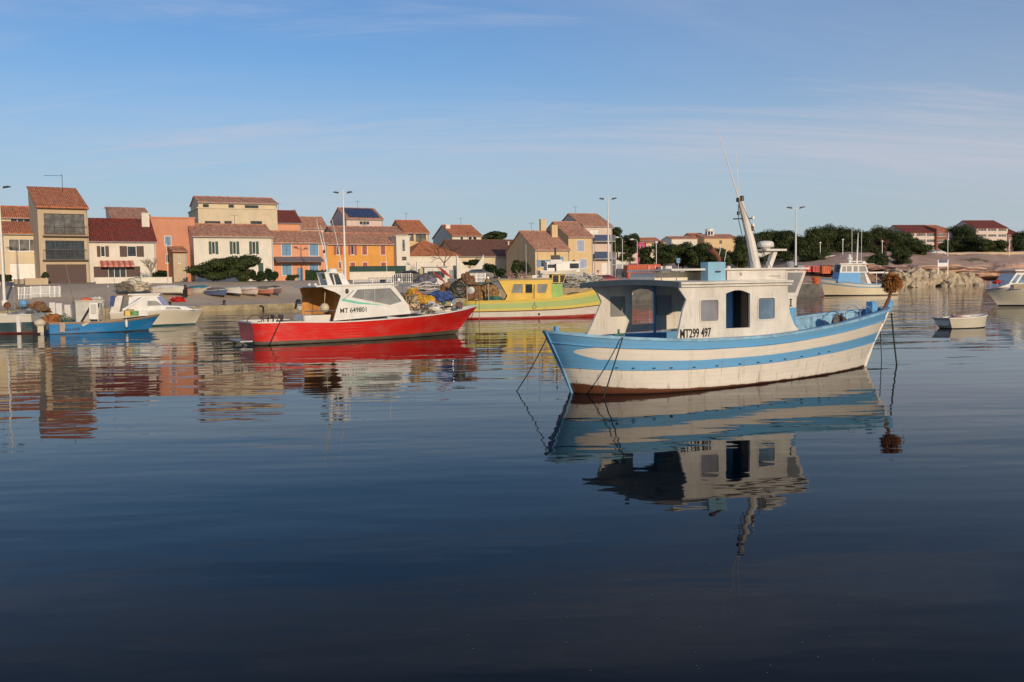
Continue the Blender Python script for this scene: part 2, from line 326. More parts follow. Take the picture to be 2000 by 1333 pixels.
# ------------------------------------------------------------------ houses
RB = roofmat('mottled_clay_tiles', (.78, .40, .24), (.46, .18, .10), (.44, .26, .17)); RC = roofmat('dark_red_tiles', (.32, .065, .04), (.17, .035, .025), (.13, .05, .035)); RD = roofmat('orange_tiles', (.78, .29, .12), (.5, .14, .055), (.44, .18, .09)); RE = roofmat('brown_tiles', (.28, .12, .075), (.19, .08, .055), (.16, .09, .06))
def wallm(n, c, **k): return M('render_' + n, c, .85, .07, .8, .42, tuple(x * .55 for x in c), .006, **k)
CREAM = wallm('cream', (.64, .53, .36)); WHITE = wallm('white', (.72, .66, .55)); SAND = wallm('sand', (.52, .40, .26)); TERRA = wallm('terracotta', (.58, .26, .16)); SALM = wallm('salmon', (.70, .33, .19)); OCH = wallm('ochre', (.70, .33, .075)); PINKW = wallm('pale_pink', (.66, .52, .44)); YELW = wallm('pale_yellow', (.66, .48, .26)); MAG = wallm('magenta', (.6, .05, .17)); BRK = wallm('brick_red', (.30, .11, .075))
BROWN = M('brown_shutter', (.075, .035, .03), .6); GRNS = M('green_shutter', (.02, .07, .045), .6); BLUS = M('blue_shutter', (.13, .27, .42), .6); REDS = M('red_shutter', (.36, .08, .05), .6); LAV = M('lavender_shutter', (.34, .38, .52), .6); TAUPE = M('taupe_shutter', (.10, .07, .055), .6)
GLH = glass('house_glass', (.10, .095, .085), .08, .6); GREENH = M('green_screen', (.02, .06, .045), .8, .3); SOLAR = glass('solar_panel', (.015, .025, .07), .1, .3)
SHC = {'n': BROWN, 'g': GRNS, 'b': BLUS, 'r': REDS, 'l': LAV, 't': TAUPE, 'w': WH, 'k': DARK}
def window(root, fr, z0, op, p=0):
    k, a, y0, b, y1 = op[:5]; s0, zt = fr.sz(a, y0, p); s1, zb = fr.sz(b, y1, p); zt -= z0; zb -= z0; col = SHC.get(op[5] if len(op) > 5 else 'w', WH); fw = .06
    if k == 'c':
        m = (s0 + s1) / 2; w = MB(); w.box(s0 - .07, s1 + .07, -.02, .06, zb - .07, zb); w.box(s0 - .07, s1 + .07, -.02, .06, zt, zt + .07); w.box(s0 - .07, s0, -.02, .06, zb, zt); w.box(s1, s1 + .07, -.02, .06, zb, zt)
        o = w.build('window', WH, root)
        for x0, x1 in ((s0, m - .015), (m + .015, s1)):
            q = MB(); q.box(x0, x1, .03, .07, zb, zt); n = max(3, int((zt - zb) / .16))
            for i in range(n): q.box(x0 + .05, x1 - .05, .015, .03, zb + (zt - zb) * (i + .15) / n, zb + (zt - zb) * (i + .8) / n)
            q.build('shutter', col, o)
    elif k in 'dg':
        q = MB(); q.box(s0, s1, .1, .16, zb, zt); n = 5 if k == 'g' else 2
        for i in range(n): q.box(s0 + .06, s1 - .06, .08, .1, zb + (zt - zb) * (i + .08) / n, zb + (zt - zb) * (i + .92) / n)
        q.build('garage_door' if k == 'g' else 'door', col, root)
    else:
        w = MB(); n = max(1, int(round((s1 - s0) / (.75 if k != 'o' else 1.1)))); fm = WH if k in 'ws' else col
        w.box(s0, s1, .06, .13, zb, zb + fw); w.box(s0, s1, .06, .13, zt - fw, zt)
        for i in range(n + 1): x = s0 + (s1 - s0 - fw) * i / n; w.box(x, x + fw, .055, .132, zb + fw, zt - fw)
        w.box(s0 - .08, s1 + .08, -.06, .05, zb - .07, zb - .005)
        o = w.build('window', fm, root); MB().box(s0, s1, .135, .15, zb, zt).build('pane', GL if k != 'o' or col in (TAUPE, DARK) else GLH, o)
        if k == 's':
            wd = (s1 - s0) * .8
            for x0, x1 in ((s0 - wd, s0 - .01), (s1 + .01, s1 + wd)):
                q = MB(); q.box(x0, x1, -.05, -.015, zb, zt); nn = max(3, int((zt - zb) / .16))
                for i in range(nn): q.box(x0 + .05, x1 - .05, -.062, -.05, zb + (zt - zb) * (i + .15) / nn, zb + (zt - zb) * (i + .8) / nn)
                q.build('shutter', col, o)
    return rect(s0, zb, s1, zt)
def house(label, Y, a, x0, x1, yb, ye, dep, wall, roof, ridge=None, ops=(), kind='gable', ov=.3, name='house', cat='house', chim=(), below=2.0):
    o3 = at(x0, yb, Y); fr = Fr(o3, a); z0 = o3.z; root = thing(name, label, cat, o3, R(a)); xm = (x0 + x1) / 2
    W = fr.sz(x1, (ye + yb) / 2)[0]; ze = fr.sz(xm, ye)[1] - z0; mid = dep / 2 if kind in ('gable', 'hip') else dep
    zr = fr.sz(xm, ridge, -mid)[1] - z0 if ridge else ze + .3
    if kind != 'flat': zr = max(zr, ze + .16 * mid)
    holes = [window(root, fr, z0, q) for q in ops]; holes = [h for h, q in zip(holes, ops) if q[0] != 'x']
    mb = MB(); B = -below; top = ze if kind != 'flat' else ze
    mb.poly(rect(0, B, W, top), holes, lambda s, z: (s, 0, z), lambda s, z: (s, .25, z))
    side = {'gable': [(.25, B), (dep, B), (dep, ze), (mid, zr), (.25, ze)], 'shed': [(.25, B), (dep, B), (dep, zr), (.25, ze)]}.get(kind, [(.25, B), (dep, B), (dep, ze), (.25, ze)])
    mb.poly(side, [], lambda y, z: (0, y, z), lambda y, z: (.25, y, z)); mb.poly(side, [], lambda y, z: (W - .25, y, z), lambda y, z: (W, y, z))
    mb.box(.25, W - .25, dep - .25, dep, B, ze if kind in ('gable', 'hip', 'flat') else zr); wl = mb.build('wall', wall, root)
    r = MB(); T = .16; sl = (zr - ze) / mid
    if kind == 'gable':
        for q in ([(-ov, ze - ov * sl), (mid, zr)], [(dep + ov, ze - ov * sl), (mid, zr)]):
            (ya, za), (yb_, zb_) = q
            r.add([(-ov * .5, ya, za), (W + ov * .5, ya, za), (W + ov * .5, yb_, zb_), (-ov * .5, yb_, zb_), (-ov * .5, ya, za + T), (W + ov * .5, ya, za + T), (W + ov * .5, yb_, zb_ + T), (-ov * .5, yb_, zb_ + T)], [(0, 3, 2, 1), (4, 5, 6, 7), (0, 1, 5, 4), (1, 2, 6, 5), (2, 3, 7, 6), (3, 0, 4, 7)])
        r.tube([(-ov * .5, mid, zr + T), (W + ov * .5, mid, zr + T)], .11, 6)
    elif kind == 'shed':
        ya, za, yb_, zb_ = -ov, ze - ov * sl, dep + ov * .5, zr + ov * .5 * sl
        r.add([(-ov * .4, ya, za), (W + ov * .4, ya, za), (W + ov * .4, yb_, zb_), (-ov * .4, yb_, zb_), (-ov * .4, ya, za + T), (W + ov * .4, ya, za + T), (W + ov * .4, yb_, zb_ + T), (-ov * .4, yb_, zb_ + T)], [(0, 3, 2, 1), (4, 5, 6, 7), (0, 1, 5, 4), (1, 2, 6, 5), (2, 3, 7, 6), (3, 0, 4, 7)])
    elif kind == 'hip':
        k = min(mid, W * .45); e = ze - .02; q = [(-ov, -ov, e), (W + ov, -ov, e), (W + ov, dep + ov, e), (-ov, dep + ov, e), (k, mid, zr), (W - k, mid, zr)]
        r.add(q, [(0, 1, 5, 4), (1, 2, 5), (2, 3, 4, 5), (3, 0, 4), (3, 2, 1, 0)]); 
        for i, j in ((0, 4), (1, 5), (4, 5), (2, 5), (3, 4)): r.tube([q[i], q[j]], .1, 5)
    else: r.box(-.12, W + .12, -.12, dep + .1, ze + .002, ze + .18)
    ro = r.build('roof', roof, root)
    if kind != 'flat': MB().box(-.02, W + .02, -.1, -.003, ze - .16 - ov * sl * .3, ze - .03 - ov * sl * .3).build('eaves_board', wall, root)
    if kind in ('gable', 'shed') and Y < 180:
        zg = ze - ov * sl - .02; g = MB(); g.tube([(-ov * .4, -ov - .06, zg), (W + ov * .4, -ov - .06, zg)], .065, 6); g.build('gutter', RUST if wall is SAND else GREY, root); g = MB(); g.tube([(W - .12, -ov - .06, zg), (W - .12, -.07, zg - .35), (W - .12, -.07, -.6)], .045, 6); g.build('downpipe', GREY, root)
    if kind == 'gable' and Y < 180 and int(x0) % 3 != 1:
        xa = W * (.25 + .5 * ((int(x0) * 7) % 10) / 10); g = MB(); g.tube([(xa, mid, zr), (xa, mid, zr + 1.5)], .025, 5); g.tube([(xa - .5, mid, zr + 1.4), (xa + .5, mid + .1, zr + 1.42)], .016, 4)
        for i in range(5): g.tube([(xa - .45 + i * .22, mid - .25, zr + 1.41), (xa - .45 + i * .22, mid + .3, zr + 1.41)], .011, 4)
        g.build('aerial', DARK, ro)
    for cxp, cyt, cyb, pw in chim:
        s, zt = fr.sz(cxp, cyt, -mid * .7); c = MB(); c.box(s - pw / 2, s + pw / 2, mid * .7 - .3, mid * .7 + .3, ze, zt - z0); c.box(s - pw / 2 - .06, s + pw / 2 + .06, mid * .7 - .36, mid * .7 + .36, zt - z0, zt - z0 + .1); c.build('chimney', wall, ro)
    return root, fr, z0, W, ze, zr
# front rows, left to right
house('low cream house with banded window above white garage door', 107, 31, 11, 84, 550, 457, 6, CREAM, RD, 436, [('o', 16, 467, 79, 491, 'w'), ('g', 19, 515, 80, 546, 'w')], 'shed')
house('cream attic storey with small dormer window behind the garage house', 113, 31, -30, 70, 548, 425, 8, CREAM, RD, 406, [('w', 20, 426, 60, 435)])
rt, fr, z0, W, ze, zr = house('tall narrow three storey house with dark glazed loggias', 104, 33, 80, 174, 556, 406, 9, SAND, RD, 370, [('o', 85, 417, 166, 458, 'n'), ('o', 88, 470, 166, 507, 'k'), ('g', 90, 517, 170, 556, 'n')], 'shed')
for y in (441, 488):      # balcony railings of the tall house
    m = MB(); s0, zt = fr.sz(84, y); s1 = fr.sz(168, y)[0]; zb = fr.sz(100, y + 20)[1] - z0; zt -= z0
    m.box(s0, s1, -.55, -.5, zt - .03, zt + .03); m.box(s0 - .1, s1 + .15, -.6, 0, zb - .1, zb)
    for i in range(25): x = s0 + (s1 - s0) * i / 24; m.box(x - .012, x + .012, -.535, -.515, zb, zt)
    m.build('balcony', M('dark_railing', (.05, .035, .03), .5), rt)
m = MB(); m.tube([(fr.sz(129, 370, -4)[0], 7, zr - .6), (fr.sz(129, 370, -4)[0], 7, zr + 1.6)], .03, 5)
m.tube([(1.6, 7, zr + 1.35), (3.6, 7.2, zr + 1.45)], .02, 4); 
for i in range(6): m.tube([(1.7 + i * .35, 6.7, zr + 1.37), (1.7 + i * .35, 7.5, zr + 1.37)], .012, 4)
m.build('antenna', DARK, rt)
rt, fr, z0, W, ze, zr = house('white house under dark red roof with brown shutters and striped awning', 110, 30, 176, 305, 548, 470, 8, WHITE, RC, 431, [('s', 196, 481, 206, 502, 'n'), ('s', 248, 481, 267, 502, 'n'), ('s', 211, 521, 247, 544, 'n')], chim=((283, 418, 440, .9),))
s0, zt = fr.sz(197, 513, 1.2); s1, zb = fr.sz(263, 520, 1.2); m = MB()
for i in range(12):
    x = s0 + (s1 - s0) * i / 12; xx = s0 + (s1 - s0) * (i + 1) / 12; m.add([(x, -.1, zt - z0 + .25), (xx, -.1, zt - z0 + .25), (xx, -1.3, zb - z0 + .1), (x, -1.3, zb - z0 + .1), (x, -1.3, zb - z0 - .1), (xx, -1.3, zb - z0 - .1)], [(0, 1, 2, 3), (3, 2, 5, 4)], i % 2)
m.build('awning', [M('awning_red', (.5, .11, .07), .8), M('awning_pink', (.6, .3, .24), .8)], rt)
house('cream wedge roofed house rising behind the dark red roof', 132, 30, 222, 300, 470, 432, 8, WHITE, RB, 408, (), 'shed')
house('terracotta flat roofed house with small blue shutter', 119, 28, 296, 382, 535, 427, 9, TERRA, TERRA, None, [('c', 322, 462, 334, 480, 'b'), ('w', 323, 497, 339, 514)], 'flat')
house('little sand annexe with brown tiled lean-to roof', 116, 28, 340, 366, 552, 492, 4, SAND, RB, 484, [('w', 348, 498, 352, 515, 'n')], 'shed')
house('big cream house with long attic windows behind green shuttered house', 136, 27, 391, 543, 520, 409, 10, CREAM, CREAM, None, [('o', 400, 432, 431, 441, 't'), ('o', 438, 432, 453, 441, 't'), ('o', 489, 432, 512, 441, 't')], 'flat')
rt, fr, z0, W, ze, zr = house('cream attic floor with slit windows on top of the big cream house', 137.5, 27, 388, 541, 420, 397, 8, CREAM, RB, 388, [('o', 396, 399, 408, 406, 't'), ('o', 446, 400, 457, 407, 't'), ('o', 478, 401, 505, 408, 't')])
house('white two storey house with three green shuttered windows', 118, 27, 381, 534, 552, 462, 9, WHITE, RB, 441, [('s', 413, 472, 421, 497, 'g'), ('s', 454, 472, 462, 497, 'g'), ('s', 492, 472, 500, 497, 'g'), ('c', 504, 514, 515, 536, 'g')])
rt, fr, z0, W, ze, zr = house('salmon house with closed blue shutters and grey awning', 128, 26, 535, 640, 552, 474, 8, SALM, RB, 454, [('c', 550, 478, 569, 500, 'b'), ('c', 604, 478, 622, 500, 'b'), ('c', 551, 517, 570, 538, 'b'), ('c', 604, 517, 622, 536, 'b'), ('d', 580, 524, 592, 548, 'b')])
s0, zt = fr.sz(540, 506, 2.0); s1, zb = fr.sz(634, 512, 2.0); m = MB(); m.add([(s0, 0, zt - z0 + .3), (s1, 0, zt - z0 + .3), (s1, -2, zb - z0), (s0, -2, zb - z0), (s0, 0, zt - z0 + .36), (s1, 0, zt - z0 + .36), (s1, -2, zb - z0 + .06), (s0, -2, zb - z0 + .06)], [(0, 1, 2, 3), (4, 5, 6, 7), (3, 2, 6, 7), (0, 3, 7, 4), (1, 2, 6, 5)])
m.build('awning', M('grey_awning', (.2, .17, .18), .8), rt)
rt, fr, z0, W, ze, zr = house('ochre yellow house with brick red shutters and white surrounds', 136, 25, 641, 784, 553, 477, 8, OCH, RB, 458, [('s', 657, 480, 664, 498, 'r'), ('s', 685, 480, 692, 498, 'r'), ('c', 707, 480, 717, 498, 'r'), ('c', 743, 480, 753, 498, 'r'), ('c', 661, 512, 668, 524, 'r'), ('c', 684, 513, 694, 524, 'r'), ('c', 708, 513, 718, 524, 'r'), ('c', 744, 513, 754, 524, 'r')])
house('white narrow stair block with tall window beside the ochre house', 139, 25, 776, 801, 550, 463, 5, WHITE, WHITE, None, [('o', 785, 468, 792, 492, 'w'), ('o', 785, 502, 794, 508, 'n')], 'flat')
house('long mottled tile roof behind the ochre house', 152, 25, 655, 795, 500, 458, 9, CREAM, RB, 445)
house('orange walled house with dark red roof beside the big cream house', 156, 27, 543, 588, 480, 435, 8, SALM, RC, 414)
house('pale low house with pink tiles between big cream house and solar roof', 165, 27, 570, 640, 480, 446, 8, PINKW, RB, 426)
rt, fr, z0, W, ze, zr = house('pale pink house carrying blue solar panels on its roof', 166, 27, 678, 748, 480, 428, 10, PINKW, RB, 409, [('w', 702, 432, 722, 440)])
m = MB(); sl = (zr - ze) / 5
for i in range(5):
    for j in range(2):
        x0, x1 = .6 + i * (W - 1) / 5, .55 + (i + 1) * (W - 1) / 5; y0, y1 = .2 + j * 2.3, 2.4 + j * 2.3
        m.add([(x0, y0, ze + y0 * sl + .25), (x1, y0, ze + y0 * sl + .25), (x1, y1, ze + y1 * sl + .25), (x0, y1, ze + y1 * sl + .25)], [(0, 1, 2, 3)])
        MB().add([(x0, y0, ze + y0 * sl + .25), (x1, y0, ze + y0 * sl + .25), (x1, y1, ze + y1 * sl + .25), (x0, y1, ze + y1 * sl + .25), (x0, y0, ze + y0 * sl + .19), (x1, y0, ze + y0 * sl + .19), (x1, y1, ze + y1 * sl + .19), (x0, y1, ze + y1 * sl + .19)], [(0, 1, 2, 3), (4, 5, 6, 7), (0, 1, 5, 4), (1, 2, 6, 5), (3, 0, 4, 7)]).build('solar_panel', SOLAR, rt)
house('sand house with deep balconies under stepped orange roof', 158, 25, 792, 838, 500, 455, 10, YELW, RD, 433, [('o', 797, 457, 808, 470, 'n'), ('o', 812, 457, 832, 472, 'n')])
house('white house with bright orange roof and chimney left of the round pine', 172, 24, 884, 941, 500, 461, 11, WHITE, RD, 442, [('w', 899, 463, 905, 469), ('w', 915, 463, 922, 469), ('w', 924, 463, 931, 469)], chim=((874, 440, 455, .9),))
house('low house with wide hipped orange roof behind bare tree', 146, 24, 802, 895, 548, 500, 10, WHITE, RD, 472, (), 'hip')
house('long low house under broad brown roof with vent pipe', 152, 23, 893, 1042, 545, 500, 12, CREAM, RE, 471, [('d', 928, 500, 942, 511, 'r')], chim=((992, 473, 485, .25),))
house('sand gabled cottage with blue shutters nearest the quay', 141, 22, 1046, 1112, 548, 488, 12, YELW, RB, 454, [('s', 1056, 508, 1066, 522, 'b'), ('s', 1086, 502, 1094, 514, 'b')], chim=((1082, 441, 470, 1.0),))
house('ochre two storey house with lavender shutters', 152, 22, 1111, 1158, 548, 463, 12, YELW, RB, 436, [('c', 1127, 470, 1141, 491, 'l'), ('c', 1131, 507, 1146, 524, 'l')], chim=((1060, 430, 445, 1.0),))
rt, fr, z0, W, ze, zr = house('tall cream house with blue balcony screens beside the lamp mast', 166, 22, 1140, 1196, 545, 442, 12, PINKW, RB, 420, [('g', 1152, 449, 1170, 458, 'w'), ('g', 1175, 514, 1192, 535, 'w')])
for y0, y1 in ((459, 471), (492, 505)):
    a, zt = fr.sz(1161, y0, 1.5); b, zb = fr.sz(1202, y1, 1.5); m = MB(); m.box(a, b, -1.5, 0, zb - z0 - .15, zb - z0); m.build('balcony', GREY, rt); MB().box(a, a + (b - a) * .75, -1.53, -1.48, zb - z0 + .05, zt - z0).build('balcony_screen', M('blue_screen', (.03, .055, .13), .6), rt)
    q = MB()
    for i in range(12): x = a + (b - a) * (.75 + .25 * i / 11); q.box(x - .015, x + .015, -1.52, -1.49, zb - z0, zt - z0)
    for x in (a, b - .06): q.box(x, x + .06, -1.5, -1.44, -2, zb - z0 - .15)
    q.build('railing', GREY, rt)
for x0, x1, ye, yb, wm, lb, ops in ((1203, 1232, 476, 500, WHITE, 'distant white flat roofed house right of the blue balconies', [('w', 1207, 480, 1213, 486), ('w', 1216, 480, 1222, 486)]), (1232, 1247, 474, 500, PINKW, 'distant pale pink narrow house left of the magenta house', [('w', 1237, 479, 1243, 485)]), (1247, 1262, 475, 500, MAG, 'distant bright magenta narrow house', [('w', 1251, 479, 1256, 486)]), (1262, 1300, 475, 500, CREAM, 'distant cream house right of the magenta house', ())):
    house(lb, 235, 12, x0, x1, yb, ye, 8, wm, RB, ye - 4, ops)
house('distant orange roof above the magenta house', 262, 12, 1244, 1292, 490, 474, 9, CREAM, RD, 466)
house('distant long cream roof left of the white lookout tower', 300, 12, 1312, 1362, 490, 467, 9, WHITE, RB, 463)
house('distant cream gable left of the white lookout tower', 305, 12, 1352, 1380, 490, 463, 9, CREAM, RD, 457)
house('sunlit cream villa with red roof right of the white lookout tower', 300, 12, 1376, 1441, 500, 466, 12, YELW, RB, 459, [('o', 1405, 470, 1410, 476, 'n')])
p = at(1386, 470, 306); tw = thing('lookout_tower', 'white round lookout tower with glazed top above the pines', 'tower', p)
k = 306 / F; MB().lathe([(6 * k, -2), (6 * k, 7 * k), (9 * k, 9 * k), (9 * k, 10 * k)], n=16).build('shaft', WH, tw); MB().lathe([(7.4 * k, 10 * k), (7.6 * k, 17 * k)], n=16).build('cab_window', GL, tw); MB().lathe([(8 * k, 17 * k), (8.4 * k, 19 * k), (8 * k, 22 * k), (3 * k, 23 * k)], n=16).build('roof', WH, tw)
q = MB()
for i in range(8): a = i * math.pi / 4; q.box(7.7 * k * math.cos(a) - .12, 7.7 * k * math.cos(a) + .12, 7.7 * k * math.sin(a) - .12, 7.7 * k * math.sin(a) + .12, 10 * k, 17 * k)
q.build('mullion', WH, tw)
rows = lambda xs, ys: [('o', a, c, b, d, 'w') for a, b in xs for c, d in ys]
house('apartment block with red roof left of the dark round pines', 330, 14, 1768, 1830, 493, 455, 14, PINKW, RC, 441, rows([(1771, 1786), (1790, 1808), (1810, 1826)], [(456, 462), (468, 474), (479, 484)]), name='apartment_block', cat='apartments')
house('terracotta stair wing of the apartment block beside pines', 332, 14, 1829, 1852, 493, 448, 13, BRK, RD, 441, rows([(1832, 1846)], [(456, 462), (468, 474)]), name='apartment_block', cat='apartments')
house('stepped apartment block with red roof at far end of the shore', 335, 14, 1906, 1968, 495, 446, 14, PINKW, RC, 432, rows([(1910, 1927), (1930, 1946), (1950, 1966)], [(447, 452), (458, 463), (470, 475)]), name='apartment_block', cat='apartments')
house('brick red end wing of the stepped apartment block', 338, 14, 1968, 1990, 495, 457, 14, BRK, RC, 445, rows([(1970, 1986)], [(460, 465), (470, 476), (482, 487)]), name='apartment_block', cat='apartments')
# ------------------------------------------------------------------ garden walls, gates, fences
def wall(label, Y, a, x0, x1, yt, yb, mat, t=.25, name='garden_wall', cat='wall', curve=None):
    o = at(x0, yb, Y); fr = Fr(o, a); W = fr.sz(x1, yb)[0]; h = fr.sz((x0 + x1) / 2, yt)[1] - o.z; m = MB()
    top = [(W, h), (0, h)]
    if curve: n = 14; top = [(W - W * i / n, h * (1 - curve * math.sin(math.pi * i / n))) for i in range(n + 1)]
    m.poly([(0, -1.5), (W, -1.5)] + top, [], lambda s, z: (s, 0, z), lambda s, z: (s, t, z)); q = m.build(name, mat, None, loc=o); q.rotation_euler = (0, 0, R(a))
    if not curve: MB().box(-.04, W + .04, -.04, t + .04, h, h + .07).build('coping', mat, q)
    return tag(q, label, cat)
wall('low white garden wall in front of the striped awning house', 102, 30, 185, 262, 543, 570, WHITE)
wall('white garden wall right of the green gate', 103, 30, 277, 337, 543, 572, WHITE)
wall('sand coloured low wall before the dark garage shutter', 100, 32, 118, 186, 557, 571, SAND)
wall('sand stone wall block left of the dark garage shutter', 99, 32, 49, 95, 545, 566, SAND)
wall('pink rendered wall end at the left edge', 98, 32, -40, 28, 553, 572, PINKW)
wall('long cream wall below the green screen of the ochre house', 128, 25, 683, 772, 532, 558, WHITE)
wall('green fabric screen above the cream wall of the ochre house', 128.4, 25, 683, 793, 521, 533, GREENH, .06, 'screen', 'screen')
wall('cream gate wall left of the bare tree', 132, 24, 815, 862, 513, 552, WHITE); wall('cream wall with swooping curved top', 130, 23, 893, 946, 498, 552, WHITE, .3, curve=.5)
wall('white wall piece beside small metal gate', 131, 23, 872, 893, 520, 552, WHITE); wall('cream wall along road below the sand cottage', 128, 22, 945, 1112, 540, 556, SAND)
wall('long white wall among pines on the hill', 225, 14, 1600, 1645, 500, 507, WHITE); wall('white wall stub right of the moored boat antennas', 226, 14, 1682, 1700, 498, 505, WHITE); wall('long low stone wall on the hill below the apartments', 238, 10, 1790, 2010, 494, 498, SAND)
def bars(label, Y, a, x0, x1, yt, yb, mat, n, name='fence', cat='fence', cross=2, r=.025):
    o = at(x0, yb, Y); fr = Fr(o, a); W = fr.sz(x1, yb)[0]; h = fr.sz((x0 + x1) / 2, yt)[1] - o.z; rt = thing(name, label, cat, o, R(a))
    for i in range(cross + 1): z = .1 + (h - .12) * i / cross; MB().box(0, W, -.02, .02, z - .02, z + .02).build('rail', mat, rt)
    for i in range(n + 1): x = W * i / n; k = 1.8 if i % max(1, n // 2) == 0 else 1; MB().box(x - r * k, x + r * k, -.025 * k, .025 * k, -.4 if k > 1 else .1, h + (.06 if k > 1 else 0)).build('bar', mat, rt)
    return rt
bars('green grid gate in the white garden wall', 103, 30, 263, 276, 541, 570, M('pale_green_metal', (.30, .42, .34), .5), 4, 'gate', 'gate', 4)
bars('wrought iron gate beside sand wall', 98, 32, 29, 48, 546, 568, M('dark_railing', (.05, .035, .03), .5), 8, 'gate', 'gate'); bars('white metal fence panel with wide frame on the quay', 92, 32, 62, 98, 560, 590, GALV, 18); bars('left half of the grey quay fence beside the lamp mast', 91, 32, 37, 61, 562, 592, GALV, 8); bars('short grey fence panel right of the wide quay fence', 92.5, 32, 98, 119, 560, 588, GALV, 9)
bars('dark railing on the low sand wall', 100, 32, 122, 186, 552, 557, M('dark_railing', (.05, .035, .03), .5), 26); bars('low white quay railing behind the red boat cabin', 112, 15, 690, 765, 547, 553, WH, 20); bars('small dark gate near curved white wall', 131, 23, 880, 892, 528, 549, GREY, 7, 'gate', 'gate'); bars('wooden gate planks beneath cream gate wall', 131.6, 24, 822, 852, 525, 549, SAND, 12, 'gate', 'gate', 2, .1); bars('white mesh cage panel behind the red boat', 104, 12, 769, 806, 535, 560, WH, 9, 'fence', 'fence', 3); bars('grey railing before the round shrub on the quay', 110, 12, 914, 948, 535, 552, GALV, 14); bars('grey mesh fence beside the orange container', 136, 15, 1204, 1226, 515, 538, GALV, 12)
# ------------------------------------------------------------------ plants
PINE = leafmat('pine_needles', (.028, .046, .013), (.085, .105, .034)); BUSH = leafmat('shrub_leaves', (.03, .05, .016), (.075, .095, .03)); HEDGE = leafmat('hedge_leaves', (.014, .032, .012), (.04, .062, .02)); DRY = leafmat('brown_foliage', (.10, .055, .03), (.15, .09, .05)); BARK = M('bark', (.12, .085, .06), .9, .3, 6, .3, bmp=.02)
def tree(label, px, yt, yb, Y, wpx, seed, mat=None, name='pine_tree', lobes=9, dens=1.0, leaf=None, trunk=.3, group=None, cat='tree'):
    rng = random.Random(seed); o = at(px, yb, Y); k = Y / F; h = (yb - yt) * k; w = wpx * k; rt = thing(name, label, cat, o, 0, group); mat = mat or PINE
    m = MB(); lean = rng.uniform(-.08, .08) * h; m.tube([(0, 0, -1), (lean * .4, 0, h * trunk * .6), (lean, 0, h * trunk * 1.1), (lean * 1.1, 0, h * .7)], [.035 * h + .03, .028 * h + .02, .02 * h + .02, .02], 6)
    L_ = []
    for i in range(lobes):
        a = rng.random() * 6.283; q = math.sqrt(rng.random()); zz_ = trunk + (1 - trunk) * (.12 + .72 * rng.random()); s = (1 - .55 * abs(zz_ - .6))
        L_.append((Vector((lean + math.cos(a) * q * w * .36 * s, math.sin(a) * q * w * .36 * s, h * zz_ * .95)), w * rng.uniform(.19, .30), h * (1 - trunk) * rng.uniform(.15, .24)))
    for c, r1, r2 in L_[:6]: m.tube([(lean * .7, 0, h * trunk), ((lean + c.x) * .5, c.y * .5, (h * trunk + c.z) * .5), c], [.014 * h + .01, .01 * h + .01, .008], 4)
    m.build('trunk', BARK, rt); m = MB(); lf = leaf or max(.28, k * 2.2)
    for c, r1, r2 in L_:
        n = int(dens * 5.5 * (4 * math.pi * r1 * (r1 + r2) / 2) / (lf * lf)); m.leaves(c, (r1, r1, r2), min(max(n, 60), 1100), lf, rng, .35)
    m.build('crown', mat, rt); return rt
def blobbush(label, px, yt, yb, Y, wpx, seed, mat, dep=None, box=False, name='shrub', leaf=.16, cat='shrub', dens=1.0):
    rng = random.Random(seed); o = at(px, yb, Y); k = Y / F; h = (yb - yt) * k; w = wpx * k; d = dep or w * .7; rt = thing(name, label, cat, o)
    m = MB(); 
    for i in range(4): m.tube([(w * rng.uniform(-.2, .2), 0, -.3), (w * rng.uniform(-.3, .3), d * rng.uniform(-.2, .2), h * .7)], [.05, .02], 4)
    m.build('stem', BARK, rt); m = MB()
    if box:
        n = int(dens * 16 * (w * h + 2 * h * d * .3 + w * d * .5))
        for _ in range(n):
            p = Vector((rng.uniform(-w / 2, w / 2), rng.uniform(-d / 2, d / 2), rng.uniform(0, h))); j = rng.randrange(3)
            if j == 0: p.y = -d / 2 + rng.uniform(0, .12)
            elif j == 1: p.z = h - rng.uniform(0, .12)
            m.leaves(p, (.05, .05, .05), 1, leaf * 1.8, rng)
        m.box(-w / 2 + .12, w / 2 - .12, -d / 2 + .12, d / 2 - .12, .02, h - .12)
    else:
        for i in range(9):
            c = (w * rng.uniform(-.33, .33), d * rng.uniform(-.3, .3), h * rng.uniform(.3, .78)); r = (w * rng.uniform(.16, .27), d * .28, h * rng.uniform(.18, .28)); m.leaves(c, r, int(dens * min(700, 60 + 5 * r[0] * r[2] * 12 / leaf / leaf * .4)), leaf, rng, .35)
    m.build('foliage', mat, rt); return rt
